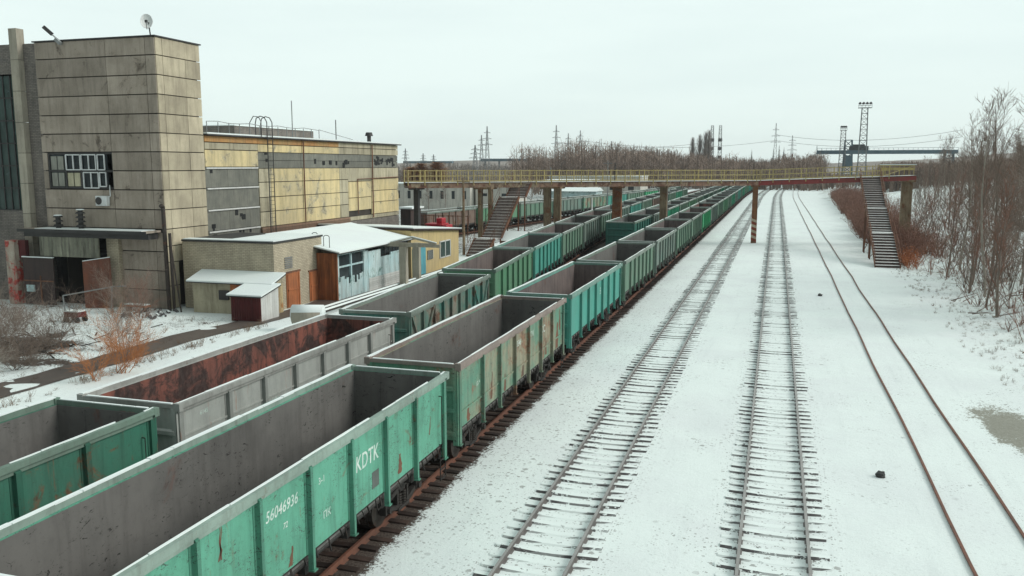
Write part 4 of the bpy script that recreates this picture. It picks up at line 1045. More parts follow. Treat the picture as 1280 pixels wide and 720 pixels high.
for z in (1.08,2.52): mb.box(-28.5,-28.42,70.1,72.65,z-.05,z+.05)
sub(mb,'frame',M['whitewash'],w,yh)
for y0 in (64.1,65.7):
    mb=MB(); mb.box(-28.5,-28.43,y0,y0+1.1,.1,2.4); mb.box(-28.43,-28.41,y0+.2,y0+.9,.4,1.0); mb.build('door',M['blue'],yh)
mb=MB(); mb.box(-28.5,-28.44,67.3,68.4,1.2,2.0); w=mb.build('window',M['glass'],yh)
mb=MB(); 
for k in range(5): mb.box(-28.44,-28.41,67.3+k*.27,67.34+k*.27,1.2,2.0)
sub(mb,'grille',M['whitewash'],w,yh)
# gate frame
gf=thing('concrete_gate_frame','concrete post-and-beam frame with a little gable before the workshop','frame',(-27,59,0))
for (x,y) in ((-26.9,58.9),(-27.3,62.3)):
    mb=MB(); mb.box(x-.28,x+.28,y-.22,y+.22,0,3.15); mb.build('post',M['conc'],gf,bevel=.02)
mb=MB(); mb.box(-31.2,-23.9,58.85,59.1,3.15,3.38); mb.build('beam',M['conc'],gf)
mb=MB(); mb.bar((-28.0,58.9,3.4),(-26.2,58.9,3.85),.12,.12); mb.bar((-26.2,58.9,3.85),(-24.2,58.9,3.42),.12,.12); mb.box(-28,-24.2,58.8,59,3.385,3.46); mb.build('gable',M['conc'],gf)
mb=MB(); mb.bar((-28.0,58.9,3.50),(-26.2,58.9,3.95),.14,.05); mb.bar((-26.2,58.9,3.95),(-24.2,58.9,3.52),.14,.05); mb.build('snow_cap',M['snow_clean'],gf)
# snow topped heating pipes on the ground
for x0,lab in ((-27.35,'snow-topped ground pipe nearer the sheds'),(-26.75,'snow-topped ground pipe nearer the wagons')):
    o=thing('heating_pipe',lab,'pipe',(x0,50,0),group='snow-topped pipes along the sheds')
    mb=MB(); mb.tube((x0,45,.22),(x0,76,.22),.10,n=10); mb.build('pipe',M['pipe'],o,smooth=False)
    mb=MB(); mb.tube((x0,45,.28),(x0,76,.28),.09,n=8); mb.build('snow_cap',M['snow_clean'],o)
    mb=MB()
    for k in range(10): mb.box(x0-.14,x0+.14,46+k*3-.1,46+k*3+.1,0,.14)
    mb.build('pipe_foot',M['conc'],o)
o=thing('snowy_tank','small horizontal tank buried under a white cap of snow beside the sheds','tank',(-24.5,39.5,0))
mb=MB(); mb.tube((-25.8,41.5,.85),(-24.2,41.9,.85),.55,n=16); mb.build('shell',M['conc'],o,smooth=True)
mb=MB(); mb.tube((-25.85,41.48,.98),(-24.15,41.92,.98),.5,n=16); mb.build('snow_cap',M['snow_clean'],o,smooth=True)
mb=MB(); mb.box(-25.5,-25.2,41.2,41.9,0,.5); mb.box(-24.8,-24.5,41.3,42.,0,.5); mb.build('cradle',M['metal_dark'],o)
# ------------------------------------------------------------------ yard clutter
o=thing('red_trolley','red hand trolley with snow on its bed by the dark gateway','trolley',(-39.6,39.9,0))
mb=MB(); mb.box(-40.1,-39.1,39.5,40.2,.35,.65); mb.build('bed',M['maroon'],o)
mb=MB(); mb.box(-40.05,-39.15,39.55,40.15,.65,.72); mb.build('snow_cap',M['snow_clean'],o)
for x in (-40.,-39.2):
    for y in (39.55,40.15):
        mb=MB(); mb.tube((x,y-.04,.2),(x,y+.04,.2),.2,n=12); mb.build('wheel',M['metal_dark'],o)
o=thing('pipe_barrier','bent white pipe barrier in front of the rusty red gate leaf','barrier',(-41,42,0))
mb=MB(); mb.path([(-42.5,42,0),(-42.6,42,1.15),(-39.4,42.8,1.75),(-38.6,43,1.8)],.045,6); mb.path([(-42.4,41.9,.6),(-40.2,41.4,.1)],.04,6); mb.path([(-39.5,42.8,1.7),(-39.6,42.7,0)],.045,6); mb.build('tube_frame',M['metal_grey'],o)
o=thing('low_bench','low red bench with snow on its seat against the tower foot','bench',(-38.8,44.2,0))
mb=MB(); mb.box(-39.7,-38.0,43.9,44.4,.3,.42); mb.build('seat',M['rustdoor'],o)
mb=MB(); mb.box(-39.65,-38.05,43.92,44.38,.42,.48); mb.build('snow_cap',M['snow_clean'],o)
for x in (-39.5,-38.2): mb=MB(); mb.box(x-.06,x+.06,43.95,44.35,0,.3); mb.build('leg',M['metal_dark'],o)
o=thing('old_tyre','old tyre with a lid of snow lying in the yard','tyre',(-37.,36,0))
mb=MB()
for i in range(16):
    a=2*math.pi*i/16; b2=2*math.pi*(i+1)/16; mb.tube((-37.2+.36*math.cos(a),36+.36*math.sin(a),.14),(-37.2+.36*math.cos(b2),36+.36*math.sin(b2),.14),.13,n=8,cap=False)
mb.build('rubber',M['metal_dark'],o,smooth=True)
mb=MB(); mb.tube((-37.2,36,.1),(-37.2,36,.27),.36,.34,n=16); mb.build('snow_cap',M['snow_clean'],o)
rnd=random.Random(21)
def rock(x,y,z,r_,name,label,cat,mat,flat=.6):
    bm=bmesh.new(); bmesh.ops.create_icosphere(bm,subdivisions=2,radius=r_)
    for v in bm.verts: v.co*=rnd.uniform(.75,1.2); v.co.z*=flat
    me=bpy.data.meshes.new(name); bm.to_mesh(me); bm.free(); me.materials.append(mat)
    at=me.attributes.new('tint','FLOAT','FACE'); at.data.foreach_set('value',[1.]*len(me.polygons))
    ob=bpy.data.objects.new(name,me); link(ob); ob.location=(x,y,z); tag(ob,label,cat); return ob
rock(3.36,26.6,.06,.15,'dark_stone','dark lump lying alone in the snow between the two right-hand tracks','stone',M['metal_dark'],.8)
rock(3.3,63.9,.06,.16,'dark_stone','small dark lump in the snow farther up between the right-hand tracks','stone',M['metal_dark'],.8)
mb=MB()
for i in range(60):
    x=-36.5+rnd.gauss(0,2.6); y=33.5+rnd.gauss(0,1.8); s=rnd.uniform(.05,.16); mb.tint=rnd.uniform(.6,1.4)
    mb.bar((x,y,.04),(x+rnd.uniform(-1,1),y+rnd.uniform(-.6,.6),.08+rnd.uniform(0,.25)),s*.4)
tag(mb.build('scrap_wood',M['soil'],None),'dark scattered scrap and sticks in the snowy yard','scrap',kind='stuff')
# debris along the tower foot
mb=MB()
for i in range(40):
    x=rnd.uniform(-38.5,-35.6); y=rnd.uniform(41.5,45); mb.tint=rnd.uniform(.6,1.6); s=rnd.uniform(.05,.16)
    a_=rnd.uniform(0,3); mb.bar((x-s*math.cos(a_),y-s*math.sin(a_),.03),(x+s*math.cos(a_),y+s*math.sin(a_),rnd.uniform(.05,.3)),s,s*.8)
tag(mb.build('rubble',M['sleeper'],None),'snow-dusted rubble at the foot of the tower corner','rubble',kind='stuff')
# ------------------------------------------------------------------ background structures left
def house(name,label,x0,x1,y0,y1,h,wall,roof='snow_clean',wins=0,gable=0,winz=(1.4,2.6),ww=.5):
    o=thing(name,label,'building',((x0+x1)/2,(y0+y1)/2,0))
    mb=MB(); mb.box(x0,x1,y0,y1,-.3,h); mb.build('wall',wall,o)
    mb=MB()
    if gable: mb.hexa([(x0-.3,y0-.3,h),(x1+.3,y0-.3,h),(x1+.3,y1+.3,h),(x0-.3,y1+.3,h),(x0-.3,(y0+y1)/2-.05,h+gable),(x1+.3,(y0+y1)/2-.05,h+gable),(x1+.3,(y0+y1)/2+.05,h+gable),(x0-.3,(y0+y1)/2+.05,h+gable)])
    else: mb.box(x0-.3,x1+.3,y0-.3,y1+.3,h,h+.2)
    mb.build('roof',M[roof],o)
    for k in range(wins):
        x=x0+(x1-x0)*(k+.5)/wins; mb=MB(); mb.box(x-ww,x+ww,y0-.03,y0+.02,*winz); mb.build('window',M['glass'],o)
    return o
M['palewall']=weather('pale_far_wall',(.66,.63,.56),(.55,.53,.48),streak=.5,scale=.5)
house('depot_building','long whitish depot with a row of dark windows behind the left bridge pillars',-85,-62,170,180,5.3,M['palewall'],wins=9,winz=(2.2,3.9),ww=.35)
house('depot_building','greyish windowless store right of the whitish depot',-61.5,-53,172,182,5.0,M['palewall'],wins=2,winz=(2.8,3.4))
house('depot_building','two-storey pale building seen between the bridge pillars and the left stairs',-54,-43,200,212,5.6,M['palewall'],wins=7,winz=(3.4,4.8),ww=.4)
house('blue_shed','small shed with a turquoise side and bright snowy roof behind the stairs',-48.5,-38,185,192,3.6,M['paleblue'],gable=.8,wins=3,winz=(1.5,2.4))
house('long_warehouse','long pale warehouse wall beyond the far wagon row',-62,-36,236,250,6.2,M['palewall'],wins=5,winz=(2.5,4.0),ww=.8)
house('snowy_hut','tiny hut with a snowy pitched roof at the foot of the left stairs',-27.3,-25.2,84.2,87.0,1.5,M['planks'],gable=.9)
house('dark_kiosk','small dark shed beside the far end of the hall',-42.3,-41.0,92,95,4.2,M['brown_door'])
o=thing('red_loader','low crimson machine with a small upright cab behind the yellow house','machine',(-38.2,94,0))
mb=MB(); mb.box(-39.4,-36.9,93,95,.9,2.3); mb.box(-39.6,-37.4,92.9,95.1,2.3,2.45); mb.build('body',M['redpaint'],o,bevel=.05)
mb=MB(); mb.box(-38.3,-37.6,93.3,94.6,2.45,3.1); mb.build('cab',M['redpaint'],o,bevel=.05)
for x in (-39,-37.3): mb=MB(); mb.tube((x,92.8,.5),(x,93.05,.5),.5,n=14); mb.build('wheel',M['metal_dark'],o)
# fence posts near brown wagons
o=thing('pipe_rack','rusty rack of thin upright posts behind the yellow house','rack',(-44,98,0))
mb=MB()
for k in range(14): mb.bar((-43.5+k*.62,96.+.02*k,0),(-43.5+k*.62,96.+.02*k,3.3),.08)
mb.bar((-43.6,96,3.2),(-35.3,96.3,3.2),.08); mb.bar((-43.6,96,1.2),(-35.3,96.3,1.2),.08); mb.build('frame',M['rust'],o)
# poles
def pole(x,y,h,label,mat,r_=.12,arm=True,white=0,lamp=False):
    o=thing('lamp_post' if lamp else 'utility_pole',label,'pole',(x,y,0))
    mb=MB(); mb.tube((x,y,0),(x,y,h),r_,r_*.7,n=8); mb.build('shaft',mat,o)
    if white: mb=MB(); mb.tube((x,y,0.02),(x,y,white),r_*1.15,n=8); mb.build('painted_base',M['whitewash'],o)
    if arm: mb=MB(); mb.bar((x-.7,y,h-.4),(x+.7,y,h-.4),.1); mb.build('crossarm',mat,o)
    if lamp: mb=MB(); mb.bar((x,y,h),(x+.9,y-.5,h+.25),.07); mb.bar((x+.8,y-.45,h+.2),(x+1.2,y-.7,h+.25),.2,.1); mb.build('lamp_head',M['metal_grey'],o)
pole(-31.0,83.,8.0,'weathered concrete pole in front of the left stairs',M['conc_post'],.16)
pole(-30.8,118,9.0,'slim pole with a white base beyond the bridge',M['metal_grey'],.10,False,2.4)
pole(-31.5,150,3.6,'short white marker post beside the far wagon row',M['whitewash'],.18,False)
pole(-17.6,96.3,9.6,'short black lamp post standing on the footbridge deck',M['metal_dark'],.10,False)
pole(-24.5,128,10,'slim grey pole behind the footbridge by the rusty pillar',M['metal_grey'],.09,True)
pole(-13.5,112,8.5,'thin grey pole between the two wagon rows beyond the bridge',M['metal_grey'],.08,False)
pole(-34.,77.6,2.6,'short dark signal post beside the yellow house',M['metal_dark'],.07,False)
# ------------------------------------------------------------------ lattice towers
def pt_at(px,dist):   # x for a picture column at a given Y
    a=math.atan((px-640)/1060*math.cos(math.atan(153/1060)))  # small-pitch approximation
    return math.tan(a-R(17.22))*dist
def lattice(mb,x,y,z0,z1,w0,w1,n=10,r_=.12):
    def c(i,t):
        w=w0+(w1-w0)*t; return Vector((x+(w/2)*(1 if i in(0,3) else -1),y+(w/2)*(1 if i<2 else -1),z0+(z1-z0)*t))
    for i in range(4):
        mb.bar(c(i,0),c(i,1),r_)
        for k in range(n):
            a=k/n;b_=(k+1)/n; j=(i+1)%4
            mb.bar(c(i,a),c(j,b_),r_*.6); mb.bar(c(i,b_),c(j,b_),r_*.6)
def mast(px,Y,h,label,w=2.0,pf=3.6):
    x=pt_at(px,Y); o=thing('light_mast',label,'lighting mast',(x,Y,0),group='lattice lighting masts')
    mb=MB(); lattice(mb,x,Y,0,h,w*1.3,w*.8,16,.16); mb.build('lattice_shaft',M['lattice'],o)
    mb=MB(); mb.box(x-pf/2,x+pf/2,Y-1.2,Y+1.2,h,h+.15)
    for z in (.8,1.5): mb.bar((x-pf/2,Y-1.2,h+z),(x+pf/2,Y-1.2,h+z),.08); mb.bar((x-pf/2,Y+1.2,h+z),(x+pf/2,Y+1.2,h+z),.08)
    for k in range(5): mb.bar((x-pf/2+k*pf/4,Y-1.2,h),(x-pf/2+k*pf/4,Y-1.2,h+1.5),.08)
    mb.build('platform',M['lattice'],o)
    for k in range(4):
        mb=MB(); xx=x-pf/2+.4+k*(pf-.8)/3; mb.tube((xx,Y-1.3,h+1.6),(xx-.1,Y-1.7,h+1.35),.32,.4,n=8); mb.build('floodlight',M['metal_dark'],o)
mast(1077,300,27.6,'tall lattice lighting mast with a floodlit platform right of the crane cab',2.2,4.0)
mast(1052,380,23.6,'shorter lattice lighting mast left of the crane cab',2.2,2.6)
def pylon(px,Y,h,label,arms=3,w=5.):
    x=pt_at(px,Y); o=thing('power_pylon',label,'pylon',(x,Y,0),group='power pylons on the horizon')
    mb=MB(); lattice(mb,x,Y,0,h*.7,w*.8,w*.24,7,.20); lattice(mb,x,Y,h*.7,h,w*.24,.3,4,.18); mb.build('lattice_shaft',M['lattice'],o)
    for k in range(arms):
        z=h*(.66+k*.11); L=w*(.72-.13*k)
        mb=MB(); mb.bar((x-L,Y,z),(x,Y,z+.9),.15); mb.bar((x-L,Y,z),(x+L,Y,z),.18); mb.bar((x+L,Y,z),(x,Y,z+.9),.15); mb.build('crossarm',M['lattice'],o)
for (px,Y,h,lab) in ((507,640,14+9,'stubby pylon just right of the factory hall'),(529,700,20,'small pylon second from the factory hall'),(542,700,19,'small pylon third from the factory hall'),
    (602,560,30,'slimmer pylon of the close pair left of the stairs'),(609,520,34,'tallest pylon of the close pair left of the stairs'),(594,430,20,'small dark pylon left of the close pair'),
    (695,560,36,'left pylon of the trio above the wood'),(710,600,32,'middle pylon of the trio above the wood'),(725,600,34,'right pylon of the trio above the wood'),
    (764,520,24,'wide-armed pylon standing before the wood'),(968,640,39,'taller of two pylons above the dark evergreens'),(989,660,31,'shorter of two pylons above the dark evergreens')):
    pylon(px,Y,h,lab)
for (px,lab) in ((889,'left banded chimney mast above the poplars'),(899,'right banded chimney mast above the poplars')):
    x=pt_at(px,620); o=thing('banded_mast',lab,'mast',(x,620,0),group='banded masts above the poplars')
    mb=MB(); lattice(mb,x,620,0,37,3.,1.6,14,.3); mb.build('lattice_shaft',M['lattice'],o)
    for z in (14,20,26): mb=MB(); mb.tube((x,620,z),(x,620,z+2.2),1.5,n=10); mb.build('band',M['metal_dark'],o)
# gantry crane
cy=430; x0=pt_at(1020,cy); x1=pt_at(1195,cy)
o=thing('gantry_crane','long blue-grey gantry crane spanning the horizon at the right','crane',((x0+x1)/2,cy,0))
mb=MB()
for dy in (-2.5,2.5): mb.box(x0,x1,cy+dy-.5,cy+dy+.5,14.6,16.3)
for k in range(16): mb.box(x0+k*(x1-x0)/15-.2,x0+k*(x1-x0)/15+.2,cy-2.,cy+2.,14.8,15.4)
mb.build('girder',M['craneblue'],o)
xc=pt_at(1059,cy)
mb=MB(); lattice(mb,xc,cy,0,21,4.5,3.,7,.5); mb.build('leg',M['craneblue'],o)
mb=MB(); mb.box(xc-1.6,xc+1.6,cy-3,cy+3,8.5,14); mb.build('cab',M['craneblue'],o)
mb=MB(); xt=pt_at(1072,cy); mb.box(xt-4,xt+4,cy-3,cy+3,16.3,18.2); mb.box(xt-2.5,xt+2.5,cy-2,cy+2,18.2,19.); mb.build('trolley',M['metal_dark'],o)
mb=MB(); xr=pt_at(1185,cy); lattice(mb,xr,cy,0,15,4.5,3.5,6,.5); mb.build('leg',M['craneblue'],o)
mb=MB(); mb.bar((x0,cy,16.3),(x0,cy,18.5),.25); mb.bar((x0,cy-2.5,17.3),(x1,cy-2.5,17.3),.12)
for k in range(30): mb.bar((x0+k*(x1-x0)/29,cy-2.5,16.3),(x0+k*(x1-x0)/29,cy-2.5,17.3),.1)
mb.build('walkway_rail',M['craneblue'],o)
for (pa,pb,Y,z,lab) in ((505,566,700,13.2,'pale conveyor gallery on the horizon behind the hall'),(602,664,620,14.5,'grey conveyor gallery right of the tallest pylon')):
    a=pt_at(pa,Y); b_=pt_at(pb,Y); o=thing('conveyor_gallery',lab,'conveyor',((a+b_)/2,Y,0),group='conveyor galleries on the horizon')
    mb=MB(); mb.box(a,b_,Y-2,Y+2,z-2.,z); mb.build('gallery',M['craneblue'],o)
    for k in range(4): 
        mb=MB(); xx=a+3+(b_-a-6)*k/3; mb.box(xx-.4,xx+.4,Y-1,Y+1,0,z-2); mb.build('trestle',M['lattice'],o)
# wires
def wire(px0,Y0,z0,px1,Y1,z1,sag,r_,label):
    x0=pt_at(px0,Y0); x1=pt_at(px1,Y1); pts=[]
    for i in range(13):
        t=i/12; pts.append((x0+(x1-x0)*t,Y0+(Y1-Y0)*t,z0+(z1-z0)*t-sag*4*t*(1-t)))
    mb=MB(); mb.path(pts,r_,4); tag(mb.build('power_line',M['lattice'],None),label,'power line',group='power lines across the sky')
wire(695,560,25,889,620,26,4,.10,'power line between the pylon trio and the banded masts'); wire(725,600,27,968,640,27,5,.10,'power line from the pylon trio to the evergreens')
wire(968,640,27,1200,560,26,5,.10,'power line running right past the lighting masts'); wire(968,640,31,1200,560,30,5,.10,'higher power line running right past the lighting masts')
# ------------------------------------------------------------------ vegetation
def grow(mb_t,mb_b,rnd,base,h,r0,spread=.5,levels=4,up=.35,kids=(5,8),thin=1.):
    """trunk into mb_t, limbs and twigs into mb_b"""
    def seg(mb,a,b,ra,rb,n): mb.tube(a,b,ra,rb,n,cap=False)
    def branch(p,d,L,r_,lev):
        steps=3 if lev<3 else 2; q=p.copy(); dd=d.copy(); pts=[q.copy()]; rr=r_
        for i in range(steps):
            dd=(dd+Vector((rnd.gauss(0,.16),rnd.gauss(0,.16),rnd.gauss(.04*up*3,.12)))).normalized()
            q2=q+dd*L/steps; r2=rr*.72; seg(mb_b,q,q2,rr,r2,5 if lev<2 else 3); q=q2; rr=r2; pts.append(q.copy())
        if lev<levels:
            k=rnd.randint(*kids) if lev<3 else rnd.randint(3,5)
            for i in range(k):
                t=rnd.uniform(.25,1.); idx=min(steps-1,int(t*steps)); pp=pts[idx]+(pts[idx+1]-pts[idx])*(t*steps-idx)
                ax=Vector((rnd.gauss(0,1),rnd.gauss(0,1),rnd.gauss(0,1))); ax=(ax-dd*ax.dot(dd)).normalized()
                nd=(dd+ax*rnd.uniform(.5,1.)).normalized(); nd.z+=up*.5; nd.normalize()
                branch(pp,nd,L*rnd.uniform(.42,.65),max(.011*thin,r_*.45),lev+1)
    q=Vector(base); d=Vector((rnd.gauss(0,.04),rnd.gauss(0,.04),1)).normalized(); n=9; r_=r0
    for i in range(n):
        d=(d+Vector((rnd.gauss(0,.05),rnd.gauss(0,.05),.1))).normalized(); q2=q+d*h/n; r2=r0*(1-(i+1)/(n+.6))**.9+.012
        seg(mb_t,q,q2,r_,r2,7)
        if i>=2:
            for k in range(rnd.randint(2,3)):
                a=rnd.uniform(0,6.28); nd=Vector((math.cos(a)*spread,math.sin(a)*spread,up+.45+.08*i)).normalized()
                branch(q+(q2-q)*rnd.random(),nd,h*rnd.uniform(.16,.30)*(1.15-i/n*.6),max(.018,r_*.42),1)
        q=q2; r_=r2
TREES=[]
def proto_tree(seed,h,r0,tm,bm_,spread,up,kids,levels=3):
    rnd=random.Random(seed); a=MB(); b_=MB(); grow(a,b_,rnd,(0,0,-.2),h,r0,spread,levels,up,kids)
    return (a,b_,tm,bm_)
def make_tree(pr,label,cat,name,group):
    o=thing(name,label,cat,(0,0,0),0,group); pr[0].build('trunk',M[pr[2]],o,local=True); pr[1].build('crown',M[pr[3]],o,local=True); return o
pr=[make_tree(proto_tree(1,12,.11,'bark','twig',.55,.35,(5,7)),'x','tree','bare_tree','g'),
    make_tree(proto_tree(2,13,.10,'birch','twig',.45,.5,(5,7)),'x','tree','birch_tree','g'),
    make_tree(proto_tree(3,9,.10,'bark','twigred',.5,.6,(3,5)),'x','tree','bare_tree','g'),
    make_tree(proto_tree(4,13,.13,'bark','twig',.85,.2,(5,7)),'x','tree','bare_tree','g'),
    make_tree(proto_tree(5,7,.07,'bark','twigred',.45,.7,(3,4)),'x','tree','bare_sapling','g')]
rnd=random.Random(77); spots=[]
hand_=[(13.2,57.5,2,.95),(13.4,61.5,4,1.05),(14.3,66,1,.98),(16.2,64,0,1.0),(15.6,59,3,.95),(14.6,72,2,1.0),(17.4,70,1,1.0),(18.6,74,3,1.0),(16.8,76,0,1.1),(14.3,53.5,3,.85),(15.8,55,0,.95),(20,80,3,1.0),(15.6,82,1,1.05),(13.9,78,4,1.1),(17.5,62,3,1.),(19.5,68,2,1.0)]
for (x,y,k,s) in hand_: spots.append((x,y,k,s*.97))
tries=0
while len(spots)<190 and tries<20000:
    tries+=1; y=rnd.uniform(56,215); x=rnd.uniform(.137*y+2.,.285*y+4)
    if x<13.0: continue
    if x<.17*y+3 and rnd.random()<.35: continue
    if any((x-a)**2+(y-b_)**2<2.2 for a,b_,_,_ in spots): continue
    k=rnd.choice((0,1,1,2,2,3,4,4)); spots.append((x,y,k,rnd.uniform(.5,.92)))
first={}
spots.sort(key=lambda s:s[1])
KN=['grey-brown bare tree','pale-barked birch','red-twigged young tree','wide-branching dark bare tree','thin red-brown sapling']
cnts={}
def band(x,y):
    r_=x/y; return ('close to the bridge stairs' if r_<.165 else 'in the middle of the bank' if r_<.21 else 'towards the right edge')
for i,(x,y,k,s) in enumerate(spots):
    if k not in first: o=pr[k]; first[k]=1
    else: o=copy_tree(pr[k])
    o.location=(x,y,groundz(x,y)-.05); o.rotation_euler=(0,0,rnd.uniform(0,6.28)); o.scale=(s,s,s*rnd.uniform(.92,1.1))
    b_=band(x,y); key=(k,b_); c=cnts.get(key,0); cnts[key]=c+1
    o['label']='%s %s, %s nearest of its kind there'%(KN[k],b_,ORD[c] if c<len(ORD) else 'rearmost'); o['group']='bare trees on the right bank'
# foreground left shrubs
def shrub(seed,x,y,h,n,mat,label,name='bare_shrub',lean=(0,0),spread=.55,r_=.02,cat='shrub'):
    rnd=random.Random(seed); mb=MB()
    def br(p,d,L,r0,lev):
        q=p.copy(); dd=d.copy()
        for i in range(4):
            dd=(dd+Vector((rnd.gauss(0,.12),rnd.gauss(0,.12),rnd.gauss(0,.1)))).normalized(); q2=q+dd*L/4; mb.tube(q,q2,r0,r0*.75,4,cap=False); q=q2; r0*=.75
            if lev<3:
                for k in range(2 if lev<2 else 1):
                    ax=Vector((rnd.gauss(0,1),rnd.gauss(0,1),rnd.gauss(.3,.8))); br(q,(dd+ax.normalized()*.8).normalized(),L*rnd.uniform(.35,.55),max(.004,r0*.6),lev+1)
    for i in range(n):
        a=rnd.uniform(0,6.28); d=Vector((math.cos(a)*spread+lean[0],math.sin(a)*spread+lean[1],1)).normalized()
        br(Vector((x+rnd.gauss(0,.12),y+rnd.gauss(0,.12),-.1)),d,h*rnd.uniform(.6,1.05),r_,0)
    o=thing(name,label,cat,(x,y,0),group='bare shrubs in the yard'); mb.build('branches',M[mat],o); return o
shrub(1,-27.9,30.4,2.4,12,'orange_twig','orange-twigged bush by the path left of the grey wagon','orange_bush',(.25,0),.5,.018)
shrub(2,-27.9,29.0,1.6,6,'orange_twig','small orange-twigged bush beside the bigger one by the path','orange_bush',(.05,0),.5,.018)
shrub(3,-29.6,32.5,3.2,5,'twig','tall thin grey shrub behind the orange bush',spread=.35)
shrub(4,-34.0,30.5,2.6,8,'twig','tangled bare shrub at the left edge above the muddy path',lean=(.3,-.1),spread=.6)
shrub(5,-35.6,34.5,2.4,8,'twig','bare shrub at the left edge in front of the brown gate',spread=.6)
shrub(6,-32.2,26.6,2.0,7,'birch','pale-stemmed low shrub at the left edge near the green wagon',lean=(.5,0),spread=.7)
shrub(7,-31.2,33.8,2.6,4,'twig','sparse shrub in the middle of the snowy yard',spread=.4)
shrub(8,-37.3,42.6,2.6,6,'twig','brown shrub at the foot of the tower corner',spread=.5)
shrub(9,-34.2,39.0,2.2,4,'twigred','reddish thin shrub in the yard before the bench',spread=.45)
shrub(10,-39.6,43.2,2.4,5,'twig','bare shrub by the white pipe barrier',spread=.5)
shrub(11,-36.6,28.4,2.2,8,'twig','dark dense shrub in the far left corner of the yard',lean=(.2,0),spread=.7)
for k,(x,y,h,lab) in enumerate(((-34.5,28.2,1.6,'low tangled scrub nearest the green wagon at the left edge'),(-33.0,29.6,1.3,'knee-high scrub between the path and the left edge'),(-36.5,31.5,2.0,'dark scrub on the dirt heap at the left edge'),(-38.5,33.0,2.0,'second dark scrub behind the dirt heap'),(-35.0,33.0,1.5,'small scrub on the right slope of the dirt heap'),(-40.5,36.5,2.2,'scrub in front of the red and white column'))):
    shrub(30+k,x,y,h,13,'bark',lab,lean=(.15,0),spread=.9,r_=.016)
# dry leafy bushes by stairs, thicket
def scatter_twigs(name,label,n,fn,mat,cat,L=(1.5,3.),r_=.025,fan=5,kind='stuff',leaves=0):
    mb=MB(); rnd=random.Random(name)
    for i in range(n):
        x,y,z=fn(rnd); mb.tint=rnd.uniform(.65,1.3)
        h=rnd.uniform(*L)
        for k in range(fan):
            d=Vector((rnd.gauss(0,.38),rnd.gauss(0,.38),1)).normalized(); a=Vector((x,y,z-.1)); b_=a+d*h*rnd.uniform(.6,1.)
            mid=a+(b_-a)*.5+Vector((rnd.gauss(0,.08*h),rnd.gauss(0,.08*h),0))
            mb.tube(a,mid,r_,r_*.7,3,cap=False); mb.tube(mid,b_,r_*.7,r_*.25,3,cap=False)
            for j in range(3):
                c=mid+(b_-mid)*rnd.random(); e=c+Vector((rnd.gauss(0,.16*h),rnd.gauss(0,.16*h),rnd.uniform(.02,.22*h))); mb.tube(c,e,r_*.45,r_*.15,3,cap=False)
            if leaves:
                for j in range(leaves):
                    c=mid+(b_-mid)*rnd.random()+Vector((rnd.gauss(0,.15),rnd.gauss(0,.15),rnd.gauss(0,.15))); s=rnd.uniform(.03,.07)
                    u=Vector((rnd.gauss(0,1),rnd.gauss(0,1),rnd.gauss(0,1))).normalized()*s; v=u.cross(Vector((rnd.random(),rnd.random(),1))).normalized()*s
                    mb.face([c-u,c+v,c+u,c-v])
    o=mb.build(name,M[mat],None); return tag(o,label,cat,kind=kind)
def thick(rnd):
    y=rnd.uniform(92,260)**1.; e=9.6+bend(y)+.028*max(0,y-80)-.9*vnoise(y*.06,2.)
    x=e+abs(rnd.gauss(0,1))*3.+rnd.uniform(0,1.5); return x,y,groundz(x,y)
scatter_twigs('red_brown_thicket','dense red-brown thicket beyond the right stairs along the track',1500,thick,'twigred','thicket',(1.4,3.6),.03,7,leaves=3)
def bank(rnd):
    y=rnd.uniform(45,190); x=rnd.uniform(max(12.8,.13*y+1.5),.29*y+5); return x,y,groundz(x,y)
scatter_twigs('bank_undergrowth','tangle of bare brush and saplings under the trees on the right bank',480,bank,'twigred','undergrowth',(.8,2.6),.02,5)
scatter_twigs('bank_brush','grey bare brush between the trunks on the right bank',520,lambda r:(lambda y:(lambda x:(x,y,groundz(x,y)))(r.uniform(max(13.5,.13*y+2),.29*y+5)))(r.uniform(60,230)),'twig','undergrowth',(2.2,6.5),.022,5)
def leafy(rnd):
    x=11.9+rnd.gauss(0,.55); y=86+rnd.gauss(0,2.2); return x,y,groundz(x,y)
scatter_twigs('red_leaf_bush','bush with clinging red-brown leaves beside the foot of the right stairs',22,leafy,'rust_leaf' if 'rust_leaf' in M else 'rustdoor','bush',(.8,2.2),.02,5,kind=None,leaves=14)
M['leafr']=plain('dead_leaf',(.24,.09,.05),1)
def tuft(rnd):
    y=rnd.uniform(36,110); x=9.3+abs(rnd.gauss(0,2.6))+rnd.uniform(0,1.5); return x,y,groundz(x,y)
scatter_twigs('dry_grass','dry grass and weeds poking through the snow at the right edge',650,tuft,'drygrass','dry grass',(.12,.4),.006,8)
scatter_twigs('yard_weeds','dry weeds poking through the snow in the yard',420,lambda r:(r.uniform(-44,-29.5) if r.random()<.7 else r.uniform(-28.6,-27.9),r.uniform(24,43),0),'drygrass','weeds',(.15,.7),.007,6)
# fallen branches on the bank, right
mb=MB(); rr=random.Random(3)
for k in range(26):
    x=rr.uniform(11.5,17); y=rr.uniform(46,66); z=groundz(x,y)+.15; a=rr.uniform(-.6,.9); L=rr.uniform(.8,2.); mb.tube((x,y,z),(x+L*math.cos(a),y+L*math.sin(a),z+rr.uniform(-.05,.7)),.04,.012,4)
tag(mb.build('fallen_branches',M['bark'],None),'fallen branches lying on the snowy bank at the right','branches',kind='stuff')
